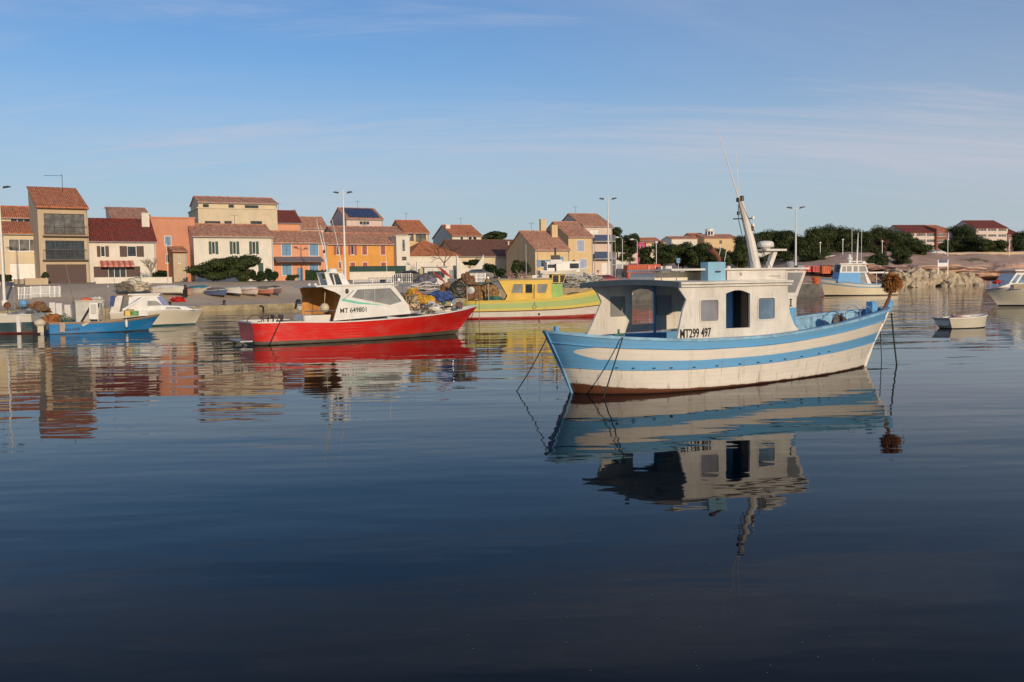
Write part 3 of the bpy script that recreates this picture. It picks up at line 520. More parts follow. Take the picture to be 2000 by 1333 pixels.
TT = [('round pine crown behind the bright orange roof', 963, 450, 480, 195, 48), ('dark pine just right of the tall cream house', 1206, 442, 500, 210, 42), ('smaller dark pine above the distant white house', 1234, 455, 500, 214, 40),
 ('pine beside the magenta house', 1266, 480, 522, 186, 34), ('broad pine above the orange container', 1296, 472, 523, 184, 56), ('pine above the white sacks', 1334, 470, 524, 188, 56), ('pine behind the exhaust pipe of the striped boat', 1368, 474, 526, 184, 54), ('pine behind the blue box on the striped boat', 1404, 482, 527, 182, 52), ('pine just left of the striped boat mast foot', 1438, 470, 527, 190, 56),
 ('tall pine right behind the striped boat mast', 1470, 453, 520, 236, 60), ('pine behind the radar dome', 1505, 448, 522, 240, 62), ('pine left of the rightmost lamp mast', 1535, 446, 522, 238, 58), ('pine right of the rightmost lamp mast', 1574, 441, 522, 236, 60), ('tallest pine above the long white hill wall', 1610, 437, 515, 244, 62), ('pine above the moored boat wheelhouse', 1652, 436, 512, 246, 66), ('pine between the moored boat antennas', 1684, 447, 512, 244, 48), ('large domed pine left of the apartment block', 1728, 436, 508, 246, 74), ('low pine under the large domed pine', 1706, 470, 522, 230, 54),
 ('dark low pine on the shore above the moored boat bow', 1590, 478, 530, 222, 56), ('low pine in front of the apartment block', 1792, 466, 504, 236, 52), ('conical dark pine at the rock slope edge', 1762, 480, 528, 215, 44), ('dark shore bush behind the seaweed bundle', 1712, 495, 540, 205, 50),
 ('large rounded pine between the two apartment blocks', 1878, 433, 500, 255, 72), ('pine below the stepped apartment block', 1912, 456, 502, 250, 54), ('low pine at the foot of the stepped block', 1944, 466, 502, 250, 48), ('pine cut by the right picture edge', 2002, 448, 500, 256, 50), ('low bush pine left of the rounded pine', 1850, 466, 502, 250, 36)]
for i, (lb, px, yt, yb, Y, wd) in enumerate(TT): tree(lb, px, yt, yb, Y, wd, 11 + i, trunk=.1, lobes=16, dens=.8)
tree('reddish brown dry tree among the pines', 1716, 462, 502, 232, 34, 77, DRY)
rng = random.Random(5)
for i in range(26):     # further wood behind, seen as separate crowns through the gaps
    px = 1455 + i * 12.5 + rng.uniform(-5, 5); tree('dark pine in the second rank of the wood on the hill', px, rng.uniform(446, 458), 508, 262 + rng.uniform(0, 14), rng.uniform(44, 60), 200 + i, group='second rank of the hill wood', lobes=11, dens=.6, trunk=.1)
tree('leaning evergreen shrub tree before the green shuttered house', 418, 503, 553, 112, 96, 3, BUSH, 'garden_tree', 18, 1.6, .2, .1); tree('tall evergreen garden tree hiding the last green shutters', 478, 492, 553, 111, 66, 4, BUSH, 'garden_tree', 18, 1.6, .2, .08)
blobbush('round shrub at the corner of the salmon house', 530, 524, 553, 112, 28, 6, HEDGE, leaf=.15, dens=2); blobbush('low shrub under the tall garden tree', 505, 528, 553, 111, 34, 7, HEDGE, dens=2); blobbush('clipped dark hedge before the salmon house', 618, 528, 552, 121, 42, 8, HEDGE, 1.6, True, 'hedge', cat='hedge'); blobbush('small planter shrub beside the blue door', 570, 534, 552, 119, 30, 9, BUSH, dens=1.5)
blobbush('shrub above the white garden wall by terracotta house', 312, 527, 548, 108, 34, 10, HEDGE, dens=2); blobbush('potted green bush left of the dark garage shutter', 88, 532, 547, 101, 14, 12, BUSH, dens=2); blobbush('dark shrub right of the curved wall', 966, 514, 545, 127, 50, 13, HEDGE, dens=2); blobbush('green shrub left of the sand cottage', 1020, 505, 545, 126, 44, 14, BUSH, dens=2); blobbush('green bush at the ochre house doorway', 1118, 508, 535, 138, 22, 15, BUSH, dens=2); blobbush('dark bush hanging inside the curved wall', 920, 505, 522, 134, 50, 16, HEDGE, dens=2); blobbush('dry scrub below the distant magenta house', 1225, 492, 515, 180, 46, 17, BUSH); blobbush('creeper on wall at the left edge', 12, 535, 556, 97, 28, 18, BUSH, dens=2)
def bare(label, px, yt, yb, Y, wpx, seed, col):
    rng = random.Random(seed); o = at(px, yb, Y); k = Y / F; h = (yb - yt) * k; w = wpx * k; rt = thing('bare_tree', label, 'tree', o); m = MB(); c = MB()
    m.tube([(0, 0, -.5), (0, 0, h * .35)], [.13, .1], 6)
    def br(p, d, l, r, lv):
        q = p + d * l; (m if lv < 2 else c).tube([p, (p + q) / 2 + Vector((rng.uniform(-.05, .05), 0, .03)) * l, q], [r, r * .8, r * .55], 4)
        if lv < 4:
            for _ in range(3): br(q if rng.random() < .7 else (p + q) / 2, (d + Vector((rng.gauss(0, .55), rng.gauss(0, .55), rng.gauss(.1, .3)))).normalized(), l * .68, r * .6, lv + 1)
    for i in range(5): a = i * 1.257; br(Vector((0, 0, h * .33)), Vector((math.cos(a) * w / h * .9, math.sin(a) * .5, 1)).normalized(), h * .3, .07, 0)
    m.build('trunk', col, rt); c.build('crown', col, rt)
bare('bare winter tree with reddish twigs before the hipped roof', 868, 472, 535, 133, 70, 2, M('reddish_twigs', (.16, .075, .045), .9)); bare('small pale pollarded tree by the white house', 296, 505, 548, 107, 26, 3, M('pale_twigs', (.34, .27, .2), .9))
# ------------------------------------------------------------------ lamps, signs, rocks
def mast(label, px, yt, yb, Y):
    o = at(px, yb, Y); k = Y / F; h = (yb - yt) * k; rt = thing('lamp_mast', label, 'lamp mast', o, 0, 'tall quay lamp masts'); m = MB(); m.tube([(0, 0, -1.2), (0, 0, h * .5), (0, 0, h)], [.15, .12, .05], 8); m.lathe([(.26, -1), (.26, .25), (.15, .3)]); m.build('pole', WH, rt)
    MB().tube([(-.75, 0, h - 7 * k), (0, 0, h - 9.5 * k), (.75, 0, h - 7 * k)], .045, 5).build('arm', WH, rt)
    for s in (-1, 1): q = MB(); q.add([(s * .5, -.22, h - 8 * k), (s * 1.15, -.22, h - 6 * k), (s * 1.15, .22, h - 6 * k), (s * .5, .22, h - 8 * k), (s * .55, -.18, h - 5 * k), (s * 1.0, -.18, h - 4.2 * k), (s * 1.0, .18, h - 4.2 * k), (s * .55, .18, h - 5 * k)], [(0, 1, 2, 3), (4, 7, 6, 5), (0, 4, 5, 1), (1, 5, 6, 2), (2, 6, 7, 3), (3, 7, 4, 0)]); q.build('floodlight', DARK, rt)
mast('tall white lamp mast at the left picture edge', 9, 362, 592, 88); mast('tall white lamp mast behind the red boat', 675, 372, 556, 108); mast('tall white lamp mast beside the blue balconies', 1189, 384, 556, 118); mast('tall white lamp mast before the pine wood', 1554, 401, 553, 116)
def lamp(label, px, yt, yb, Y, hook=False):
    o = at(px, yb, Y); k = Y / F; h = (yb - yt) * k; rt = thing('street_lamp', label, 'street lamp', o, 0, 'small street lamps'); p = [(0, 0, -1), (0, 0, h - .2)] + ([(-.2, 0, h + .1), (-.8, 0, h + .2)] if hook else [(0, 0, h)]); MB().tube(p, .07, 6).build('pole', GALV, rt)
    MB().blob((-.9 if hook else 0, 0, h + .15), (.4, .25, .14) if hook else (.28, .28, .22), 0, 0, 5).build('lamp_head', WH, rt)
for a in (('hooked street lamp beside the blue balconies', 1216, 466, 514, 150, True), ('hooked street lamp over the magenta house', 1245, 470, 516, 152, True), ('street lamp standing behind the orange container', 1282, 476, 519, 150), ('thin street lamp left above the hill wall', 1602, 476, 500, 220), ('thin street lamp by the moored boat antennas', 1646, 470, 497, 222), ('short street lamp right of the large domed pine', 1723, 473, 496, 222), ('street lamp before the apartment block', 1851, 470, 494, 236), ('street lamp below the stepped apartment block', 1971, 470, 494, 236)): lamp(*a)
def board(label, px0, px1, yt, ym, yb, Y, m1, m2):
    o = at(px0, yb, Y); k = Y / F; rt = thing('sign_board', label, 'sign', o); W = (px1 - px0) * k; h = (yb - yt) * k; g = MB()
    for x in (0, W): MB().box(x - .06, x + .06, -.05, .05, -.6, h).build('post', GALV, rt)
    MB().box(.06, W - .06, -.03, .03, h * .45, h * .75).build('panel', m2, rt); MB().box(.06, W - .06, -.032, .032, h * .75, h).build('header', m1, rt)
board('blue and white notice board on two posts above the rocks', 1832, 1851, 508, 515, 532, 188, M('navy_paint', (.03, .05, .16), .5), WH)
o = at(1325, 545, 128); rt = thing('road_sign', 'small square blue road sign behind the white sacks', 'sign', o); MB().tube([(0, 0, -.5), (0, 0, 2.9)], .035, 6).build('post', GALV, rt); MB().box(-.25, .25, -.04, -.02, 2.2, 2.9).build('panel', BLUS, rt)
o = at(328, 545, 104); rt = thing('post', 'thin pale post under the blue shutter of the terracotta house', 'post', o); MB().tube([(0, 0, -.8), (0, 0, 3.9)], .035, 6).build('pole', WH, rt); MB().lathe([(.06, 3.88), (.06, 3.96), (.01, 4)], n=8).build('cap', GALV, rt)
rt = thing('rock_breakwater', 'bank of pale yellow boulders along the right shore', 'rocks', at(1840, 555, 187)); rb = M('pale_limestone', (.46, .37, .25), .9, .25, 1.2, .5, (.14, .10, .07), .05, streak=False)
rng = random.Random(8); var = []
for i in range(6):
    m = MB(); m.blob((0, 0, 0), (1, .85, .72), i * 2.3, .30, 4, 1.2); q = m.build('rock', rb); var.append(q.data); bpy.data.objects.remove(q)
ro = Vector(rt.location)
for i in range(110):
    px = 1738 + 172 * rng.random(); lv = rng.random(); top = np.interp(px, [1738, 1768, 1800, 1840, 1890, 1912], [540, 533, 531, 534, 541, 556]); bot = np.interp(px, [1738, 1912], [565, 558]); yy = bot + (top - bot) * lv; Y = np.interp(px, [1738, 1912], [177, 196]) + 7.5 * lv
    p = at(px, yy, Y); q = bpy.data.objects.new('rock', var[i % 6]); COL.objects.link(q); q.parent = rt; q.location = p - ro; s = rng.uniform(.8, 1.7); q.scale = (s, s, s * rng.uniform(.75, 1)); q.rotation_euler = (rng.random() * 6, rng.random() * 6, rng.random() * 6)
# pink outcrops on the right slope
pr = M('pink_rock', (.52, .34, .25), .9, .3, .5, .5, (.16, .10, .08), .08, streak=False)
for i, (lb, px, yy, Y, rx, rz_) in enumerate((('pink rock outcrop above the boulders', 1800, 528, 200, 9, 1.3), ('pink rock face behind the motor cruiser', 1965, 530, 216, 14, 1.9), ('pink rock bank behind the moored boat wheelhouse', 1640, 524, 198, 8, 1.0))):
    m = MB(); m.blob((0, 0, 0), (rx, 7, rz_), 30 + i, .22, 22, 2.4); q = m.build('rock_outcrop', pr, None, False, at(px, yy, Y)); tag(q, lb, 'rock')
# ------------------------------------------------------------------ boats
def herm(us, ys, u):
    us = np.array(us, float); ys = np.array(ys, float); n = len(us); d = np.diff(ys) / np.diff(us); t = np.zeros(n); t[0] = d[0]; t[-1] = d[-1]
    for i in range(1, n - 1): t[i] = 0 if d[i - 1] * d[i] < 0 else (d[i - 1] + d[i]) / 2
    k = min(max(int(np.searchsorted(us, u)) - 1, 0), n - 2); h = us[k + 1] - us[k]; x = (u - us[k]) / h
    return float((2 * x**3 - 3 * x**2 + 1) * ys[k] + (x**3 - 2 * x**2 + x) * h * t[k] + (-2 * x**3 + 3 * x**2) * ys[k + 1] + (x**3 - x**2) * h * t[k + 1])
class Hull:
    def __init__(s, rows): s.r = rows; s.us = [q[0] for q in rows]
    def st(s, u): return [herm(s.us, [q[k] for q in s.r], u) for k in range(1, 6)]   # xw, xs, bw, bs, zs
    def sheer(s, u, side, inset=0, dz=0): xw, xs, bw, bs, zs = s.st(u); return Vector((xs, side * max(bs - inset, 0), zs + dz))
    def u_of(s, x):
        lo, hi = 0., 1.
        for _ in range(40):
            m = (lo + hi) / 2
            if s.st(m)[1] < x: lo = m
            else: hi = m
        return lo
def hull(root, rows, mat, deck=.6, depth=.45, rail=None, railw=.1, railh=.05, inner=None, deckm=None, transom=False, n=48, flare=1.25, du=(.0, 1.0), frames=0, rub=None):
    H = Hull(rows); vs_ = [-1, -.4, 0, .08, .16, .25, .35, .45, .55, .65, .75, .85, .93, 1]; us = [.5 - .5 * math.cos(math.pi * i / n) if not transom else i / n for i in range(n + 1)]
    mb = MB(); uv = []; K = len(vs_)
    def P(u, v, side, ins=0):
        xw, xs, bw, bs, zs = H.st(u)
        if v >= 0: return (xw + (xs - xw) * v, side * max(bw + (bs - bw) * v ** flare - ins, 0), zs * v)
        return (xw + (.3 if u < .1 else -.3 if u > .9 else 0) * -v * .6, side * bw * (1 + v * .9), depth * v)
    for side in (-1, 1):
        o = len(mb.v); v = [P(u, q, side) for u in us for q in vs_]; uv += [(p[0], q) for p, q in zip(v, vs_ * len(us))]
        mb.add(v, [(i * K + j, (i + 1) * K + j, (i + 1) * K + j + 1, i * K + j + 1) for i in range(n) for j in range(K - 1)])
    if transom:
        v = [P(0, q, sd) for sd in (-1, 1) for q in vs_]; uv += [(p[0], q) for p, q in zip(v, vs_ * 2)]; mb.add(v, [(j, j + 1, K + j + 1, K + j) for j in range(K - 1)])
    hl = mb.build('hull', mat, root, True, uv=uv)
    # inner bulwark and deck
    ib = MB(); dk = MB(); t = .06; q = []
    for side in (-1, 1):
        v = []
        for u in us:
            zs = H.st(u)[4]
            for k in (0, .5, 1):
                z = zs + (deck - zs) * k; vv = max(z / zs, 0); p = P(u, vv, side, t); v.append((p[0], p[1], z))
        ib.add(v, [(i * 3 + j, (i + 1) * 3 + j, (i + 1) * 3 + j + 1, i * 3 + j + 1) for i in range(n) for j in range(2)]); q.append([p for p in v[2::3]])
    if transom: v = [P(0, 1, -1, t), P(0, 1, 1, t), (P(0, 1, 1)[0] + t, P(0, .5, 1, t)[1], deck), (P(0, 1, -1)[0] + t, P(0, .5, -1, t)[1], deck)]; ib.add([(a[0] + .05, a[1], a[2]) for a in v[:2]] + v[2:], [(0, 1, 2, 3)])
    ib.build('bulwark', inner or mat, root, True)
    dk.add(q[0] + q[1], [(i, i + 1, n + 1 + i + 1, n + 1 + i) for i in range(n)]); dk.build('deck', deckm or DECK, root)
    if frames:
        fm = MB()
        for i in range(frames):
            u = .15 + .77 * i / (frames - 1)
            for sd in (-1, 1): a = Vector(P(u, 1, sd, t)); b = Vector(P(u, max(deck / H.st(u)[4], 0), sd, t)); fm.beam(a, b, .07, .07)
        fm.build('frame', inner or mat, root)
    if rail:
        rm = MB()
        for sd in (-1, 1):
            v = []
            for u in us:
                xw, xs, bw, bs, zs = H.st(u); bo = bs + .03; bi = max(bs - railw, 0) if bs > railw else 0
                bo = bo if bs > .001 else .03; v += [(xs, sd * bo, zs - railh * .3), (xs, sd * bo, zs + railh), (xs, sd * bi, zs + railh), (xs, sd * bi, zs - railh * .3)]
            rm.add(v, [(i * 4 + j, (i + 1) * 4 + j, (i + 1) * 4 + (j + 1) % 4, i * 4 + (j + 1) % 4) for i in range(n) for j in range(4)])
        if transom: xs, bs, zs = H.st(0)[1], H.st(0)[3], H.st(0)[4]; rm.box(xs - .03, xs + railw, -bs - .025, bs + .025, zs - railh * .29, zs + railh * .99)
        rm.build('gunwale', rail, root)
    if rub:
        for v, m_, r in rub:
            g = MB()
            for sd in (-1, 1): g.tube([P(u, v, sd, -.012) for u in us[1:-1]], r, 5)
            g.build('rubbing_strake', m_, root)
    return H, P
def boat(name, label, cat, o, deg): return thing(name, label, cat, (o[0], o[1], 0), R(deg)), Fr(o, deg)
def pane(root, poly, p, mat, t=.02, inset=.05, frame=None, fw=.05, name='window'):
    """framed pane set in a wall opening; poly in (s, z)"""
    sg = math.copysign(1, p); f = MB(); c = Vector((sum(q[0] for q in poly) / len(poly), sum(q[1] for q in poly) / len(poly)))
    inn = [tuple(c + (Vector(q) - c) * (1 - fw * 2 / max(.2, (Vector(q) - c).length * 2))) for q in poly]
    f.poly(poly, [inn], lambda a, b: (a, -(p + sg * .015), b), lambda a, b: (a, -(p - sg * inset), b)); w_ = f.build(name, frame or WHD, root)
    g = MB(); g.plate(inn, [], p - sg * (inset - t), t); g.build('pane', mat, w_); return w_
def rope(label, a, b, sag, r, mat, n=14, group=None):
    a = Vector(a); b = Vector(b); m = MB(); m.tube([a + (b - a) * i / n - Vector((0, 0, sag * 4 * (i / n) * (1 - i / n))) for i in range(n + 1)], r, 6); return tag(m.build('mooring_rope', mat), label, 'rope', group)
def tangle(mb, c, r, n, rad, rng, mi=0):
    for _ in range(n):
        p = Vector(c) + Vector((rng.gauss(0, r[0] * .5), rng.gauss(0, r[1] * .5), abs(rng.gauss(0, r[2] * .6)))); pts = [p]
        d = Vector((rng.gauss(0, 1), rng.gauss(0, 1), rng.gauss(0, .6))).normalized()
        for k in range(6): d = (d + Vector((rng.gauss(0, .6), rng.gauss(0, .6), rng.gauss(0, .5)))).normalized(); p = p + d * r[0] * .14; p.z = max(p.z, c[2] - .05); pts.append(p)
        mb.tube(pts, rad, 4, mi)
def ring(mb, c, r, rad, ax='y', n=20, arc=1.0, a0=0, mi=0):
    pts = []
    for i in range(n + (0 if arc == 1 else 1)):
        a = a0 + 6.2832 * arc * i / n; x, y = r * math.cos(a), r * math.sin(a); pts.append(Vector(c) + (Vector((x, 0, y)) if ax == 'y' else Vector((0, x, y)) if ax == 'x' else Vector((x, y, 0))))
    mb.tube(pts, rad, 5, mi, closed=arc == 1)
# ---- white boat with sky blue bands (foreground)
SB = (.14, .39, .66); SW = (.77, .71, .62)
a = onz(1120, 768); rt, fr = boat('fishing_boat', 'white wooden fishing boat with two sky blue bands in the foreground', 'boat', (a.x, a.y), 30.5); MAIN = rt; MF = fr
HM2 = hullmat('banded_hull_tip', [(-2, SW), (.44, SB)], lens=(-.28, .61, .83, SW), grime=.85, foul=(.03, .14, 1.6, (.19, .07, .035)), wear=.34)
rowsM = [(0, .0, -.66, .0, .0, 1.33), (.03, .08, -.56, .24, .30, 1.32), (.09, .45, -.15, .68, .78, 1.26), (.2, 1.3, .95, 1.18, 1.28, 1.165), (.35, 2.9, 2.8, 1.34, 1.42, 1.07), (.5, 4.5, 4.6, 1.24, 1.40, 1.075), (.7, 6.7, 7.0, .9, 1.2, 1.235), (.85, 8.2, 8.85, .48, .78, 1.40), (.95, 9.05, 9.95, .16, .32, 1.48), (1, 9.4, 10.42, .0, .0, 1.53)]
H, P = hull(rt, rowsM, HM2, deck=.62, rail=BLUEW, railw=.13, railh=.045, inner=BLUEW, deckm=M('worn_deck', (.28, .33, .36), .8, .3, 3, .6), frames=15, rub=[(.835, BLUE, .016), (.44, BLUE, .012)])
MB().beam((10.3, 0, 1.45), (10.46, 0, 1.72), .14, .16).build('stem_head', BLUE, rt); m = MB(); m.tube([(9.38, 0, -.1), (9.75, 0, .6), (10.2, 0, 1.2), (10.46, 0, 1.62)], .05, 6); m.build('stem_post', WHD, rt); m = MB(); m.tube([(0, 0, -.1), (-.3, 0, .65), (-.68, 0, 1.36)], .028, 6); m.build('stern_post', BLUE, rt); MB().box(-.46, -.38, -.04, .04, 1.3, 1.45).build('mooring_post', BLUE, rt)
WP = 1.2
def S(l, p): return fr.pts(l, p)
def arc(x0, y0, x1, yc, n=8): return [(x0 + (x1 - x0) * i / n, y0 + (yc - y0) * math.sin(math.pi * i / n)) for i in range(n + 1)]
out_near = S([(1321, 671), (1327, 640), (1334, 606), (1341, 586), (1334, 576), (1327, 566), (1327, 552), (1538, 545), (1539, 590), (1543, 612), (1551, 634), (1566, 651)], WP)
w1 = S([(1366, 585), (1404, 585), (1404, 629), (1366, 629)], WP); w2 = S([(1479, 581), (1514, 580), (1514, 625), (1479, 626)], WP); dr = S([(1418, 642), (1465, 640)] + [(x, y) for x, y in reversed(arc(1418, 574, 1465, 567))], WP)
def rr(q, r=.05): xs = [a for a, b in q]; zs = [b for a, b in q]; return rrect(min(xs), min(zs), max(xs), max(zs), r)
w1, w2 = rr(w1), rr(w2)
m = MB(); m.plate(out_near, [w1, w2, dr], WP, .05); cab = m.build('cabin_side', WHD, rt); cab['label'] = 'near cabin side with arched doorway'
pane(rt, w1, WP, GLV, fw=.035); pane(rt, w2, WP, GLB, fw=.035)
fw_ = -1.12
out_far = S([(1143, 657), (1155, 632), (1166, 606), (1173, 590), (1165, 573), (1151, 557)], fw_); zt = 2.34
w3 = rr(S([(1188, 578), (1220, 578), (1220, 620), (1188, 620)], fw_), .03); hole = S([(1232, 634), (1275, 632), (1275, 571)] + [(1266, 566), (1250, 564), (1238, 567), (1232, 570)], fw_)
m = MB(); m.plate(list(reversed(out_far)) + [(5.2, 1.24), (5.2, 2.33)], [w3, hole], fw_, .05); m.build('cabin_side', WHD, rt); pane(rt, w3, -fw_ * -1, GLG, fw=.03)
s0, z0_ = fr.sz(1284, 578, fw_ + .12); s1, z1_ = fr.sz(1313, 615, fw_ + .12); m = MB(); m.poly(rrect(s0, z1_, s1, z0_, .04), [], lambda a, b: (a, -fw_ - .10, b), lambda a, b: (a, -fw_ - .06, b)); m.build('hatch_panel', GREY, rt)
s0, z0_ = fr.sz(1279, 560, fw_ + .1); MB().box(s0 - .02, s0 + .03, -fw_ - .10, -fw_ - .055, .9, 2.3).build('door_post', BLUE, rt)
for q, y in ((1.13, 1), (-1.10, -1)): MB().box(out_far[0][0] + .05 if y < 0 else 1.95, 5.2, -q - .03, -q + .03, .62, 1.12).build('coaming', BLUE, rt)
MB().box(5.14, 5.19, -1.08, 1.15, .62, 2.33).build('bulkhead', WHD, rt); MB().box(4.18, 4.22, -.46, 1.06, .62, 2.3).build('bulkhead', BLUE, rt); MB().box(4.42, 4.46, -.72, -.5, .62, 2.3).build('locker', M('yellowed_wood', (.45, .3, .14), .5), rt); MB().box(4.7, 5.1, -1.1, .3, .62, 2.2).build('locker', GREY, rt)
# cabin roof with overhang, cambered aft canopy
def camber(y): return .04 * (1 - (y / 1.3) ** 2)
m = MB(); v = []; ys = [-1.28 + 2.56 * i / 12 for i in range(13)]
for y in ys:
    aft = 1.93 + (y + 1.28) / 2.56 * (-.78); z = 2.29 + camber(y)
    for x, dz in ((aft, 0), (5.32, .0), (5.32, .05), (aft, .05)): v.append((x, y, z + dz))
m.add(v, [(i * 4 + j, (i + 1) * 4 + j, (i + 1) * 4 + (j + 1) % 4, i * 4 + (j + 1) % 4) for i in range(12) for j in range(4)] + [(0, 1, 2, 3), (48, 49, 50, 51)]); m.build('cabin_roof', WHD, rt)
MB().box(1.95, 5.3, -1.26, -1.215, 2.23, 2.265).build('roof_moulding', WHD, rt)
m = MB(); v = []
for y in ys:
    aft = 1.92 + (y + 1.28) / 2.56 * (-.78); z = 2.29 + camber(y) * 1.6
    v += [(aft - .05, y, z - .06), (aft, y, z - .06), (aft, y, z + .06), (aft - .05, y, z + .06)]
m.add(v, [(i * 4 + j, (i + 1) * 4 + j, (i + 1) * 4 + (j + 1) % 4, i * 4 + (j + 1) % 4) for i in range(12) for j in range(4)] + [(0, 1, 2, 3), (48, 49, 50, 51)]); m.build('canopy_edge', M('painted_shade', (.07, .10, .12), .6), rt)  # dark colour on the edge strip stands in for the canopy's shaded underside
for i in range(7): y = -1.15 + 2.2 * i / 6; MB().tube([(1.95 + (y + 1.28) / 2.56 * -.78, y, 2.33 + camber(y)), (1.95 + (y + 1.28) / 2.56 * -.78, y, 2.43 + camber(y))], .012, 5).build('rail_stub', GALV, rt)
q = MB(); MB().blob((1.55, .2, 2.53), .06, 1, .1, 5).build('deck_light', DARK, rt); q = MB(); q.tube([(1.55, .2, 2.4), (1.55, .2, 2.5)], .012, 5); q.build('light_stem', GALV, rt)
# raised wheelhouse
wp = .72
up = S([(1311, 547), (1311, 532), (1535, 527), (1535, 548)], wp); sU0, sU1 = up[0][0], up[2][0]; zU = up[2][1]
s_w0, s_w1 = fr.sz(1420, 535, wp)[0], fr.sz(1535, 535, wp)[0]; wq = S([(1500, 539), (1523, 539), (1523, 548), (1500, 549)], wp)
m = MB(); m.box(s_w0, s_w1, -wp, wp, 2.3, zU); m.box(sU0, s_w0, -.15, wp, 2.3, zU - .02); wh = m.build('wheelhouse', WHD, rt); MB().box(sU0 - .05, fr.sz(1577, 528, wp)[0], -wp - .07, wp + .07, zU + .002, zU + .045).build('wheelhouse_roof', WHD, rt)
xs_ = [a for a, b in wq]; zs_ = [b for a, b in wq]; pane(rt, rect(min(xs_), max(2.44, min(zs_)), max(xs_), max(zs_)), wp + .01, GLV, fw=.015, inset=.012)
fp = S([(1534, 529), (1575, 529), (1557, 580), (1534, 578)], wp); m = MB(); inn = S([(1538, 533), (1569, 533), (1553, 572), (1538, 572)], wp); m.plate(fp, [inn], wp, .05); m.build('wheelhouse_side', WHD, rt); MB().plate(fp, [inn], -wp, .05).build('wheelhouse_side', WHD, rt)
MB().plate(inn, [], wp - .015, .015).build('pane', GLG, rt); MB().plate(inn, [], -wp + .015, .015).build('pane', GLG, rt)
q = MB(); (sa, za), (sb, zb) = fp[1], fp[2]; q.add([(sa, -wp, za), (sa, wp, za), (sb, wp, zb), (sb, -wp, zb), (sa - .04, -wp, za), (sa - .04, wp, za), (sb - .04, wp, zb), (sb - .04, -wp, zb)], [(0, 1, 2, 3), (4, 5, 6, 7), (0, 1, 5, 4), (2, 3, 7, 6)]); q.build('windscreen', GLG, rt)
pl = S([(1534, 578), (1556, 579), (1555, 601), (1536, 601)], wp); MB().plate(pl, [], wp, wp * 2).build('wheelhouse_base', WHD, rt); pb = S([(1537, 601), (1554, 601), (1554, 640), (1537, 640)], wp); MB().plate(pb, [], wp + .004, wp * 2).build('companionway', BLUE, rt)
s0, z0_ = fr.sz(1544, 599, wp + .01); q = MB(); q.box(s0, s0 + .03, -wp - .012, -wp - .002, z0_ + .02, z0_ + .16); q.box(s0 - .03, s0 + .06, -wp - .012, -wp - .002, z0_ + .0, z0_ + .02); q.box(s0 - .03, s0 + .06, -wp - .012, -wp - .002, z0_ + .16, z0_ + .18); q.build('lettering', INK, rt)
s0, z0_ = fr.sz(1445, 546, wp + .01); text(rt, 'lettering', '24', (s0, -wp - .006, max(z0_, 2.47)), .09, .8, M('faded_lettering', (.38, .34, .29), .7), 0)
# blue engine box, exhaust
bx = S([(1383, 548), (1417, 512)], .88); m = MB(); m.box(bx[0][0], bx[1][0], -.88, -.64, 2.3, bx[1][1]); eb = m.build('engine_box', M('pale_blue_paint', (.27, .50, .64), .5, .1, 2, .3), rt); s0, z0_ = fr.sz(1398, 531, .9); MB().beam((s0, -.9, z0_), (s0 + .14, -.9, z0_), .03, .03).build('handle', DARK, eb)
e0 = fr.sz(1404, 512, .65); e1 = fr.sz(1400, 502, .65); e2 = fr.sz(1387, 486, .65); m = MB(); m.tube([(e0[0], -.65, e0[1] - .1), (e0[0], -.65, e0[1] + .05), (e1[0] - .02, -.65, e1[1] + .05), (e2[0], -.65, e2[1])], [.05, .06, .065, .075], 10); m.build('exhaust_pipe', RUST, rt)
# mast, antennas, radar
def V3(px, py, p): s_, z_ = fr.sz(px, py, p); return Vector((s_, -p, z_))
m = MB(); m.tube([V3(1477, 527, 0), V3(1466, 470, 0), V3(1451, 412, 0), V3(1444, 386, 0)], [.125, .10, .075, .05], 10); ms = m.build('mast', WHD, rt)
m = MB(); m.tube([V3(1443, 390, 0), V3(1420, 315, 0), V3(1399, 248, 0)], [.016, .012, .006], 5); m.build('antenna', WH, ms); m = MB(); m.tube([V3(1444, 388, 0), V3(1440, 340, 0), V3(1437, 290, 0)], [.014, .01, .006], 5); m.build('antenna', WH, ms)
m = MB(); m.tube([V3(1432, 428, 0), V3(1470, 427, 0)], .015, 5); m.build('crossbar', DARK, ms)
for px, py, r, mm in ((1471, 426, .035, WH), (1449, 388, .05, DARK), (1441, 391, .04, BLACK), (1442, 417, .035, DARK), (1468, 447, .05, RUST), (1471, 440, .035, WH)): m = MB(); p_ = V3(px, py, .05); m.lathe([(r * .7, -r * 1.2), (r, -r), (r, r), (r * .6, r * 1.3)], p_, n=8); m.build('mast_light', mm, ms)
m = MB(); m.tube([V3(1442, 400, .05), V3(1443, 432, .05), V3(1452, 470, .05)], .012, 4); m.tube([V3(1463, 449, 0), V3(1469, 447, 0)], .012, 4); m.tube([V3(1446, 392, .1), V3(1506, 524, .6)], .006, 4); m.build('cable', DARK, ms)
g = MB(); g.beam(V3(1499, 527, 0), V3(1512, 491, 0), .12, .12); g.beam(V3(1486, 489, 0), V3(1526, 489, 0), .36, .05); g.build('radar_gantry', WHD, rt); g = MB(); g.tube([V3(1468, 491, 0), V3(1476, 497, 0), V3(1486, 499, 0), V3(1497, 494, 0), V3(1505, 490, 0)], .055, 7); g.build('gantry_brace', WHD, rt)
c = V3(1495, 484, 0); g = MB(); g.lathe([(.10, -.06), (.12, 0), (.2, .01), (.205, .07), (.19, .125), (.14, .155), (.04, .165)], c, n=20); g.build('radar_dome', WH, rt, True); g = MB(); g.tube([V3(1490, 487, .1), V3(1497, 527, .1)], .012, 4); g.tube([V3(1491, 520, -.4), V3(1487, 463, -.4)], .006, 4); g.build('cable', DARK, rt)
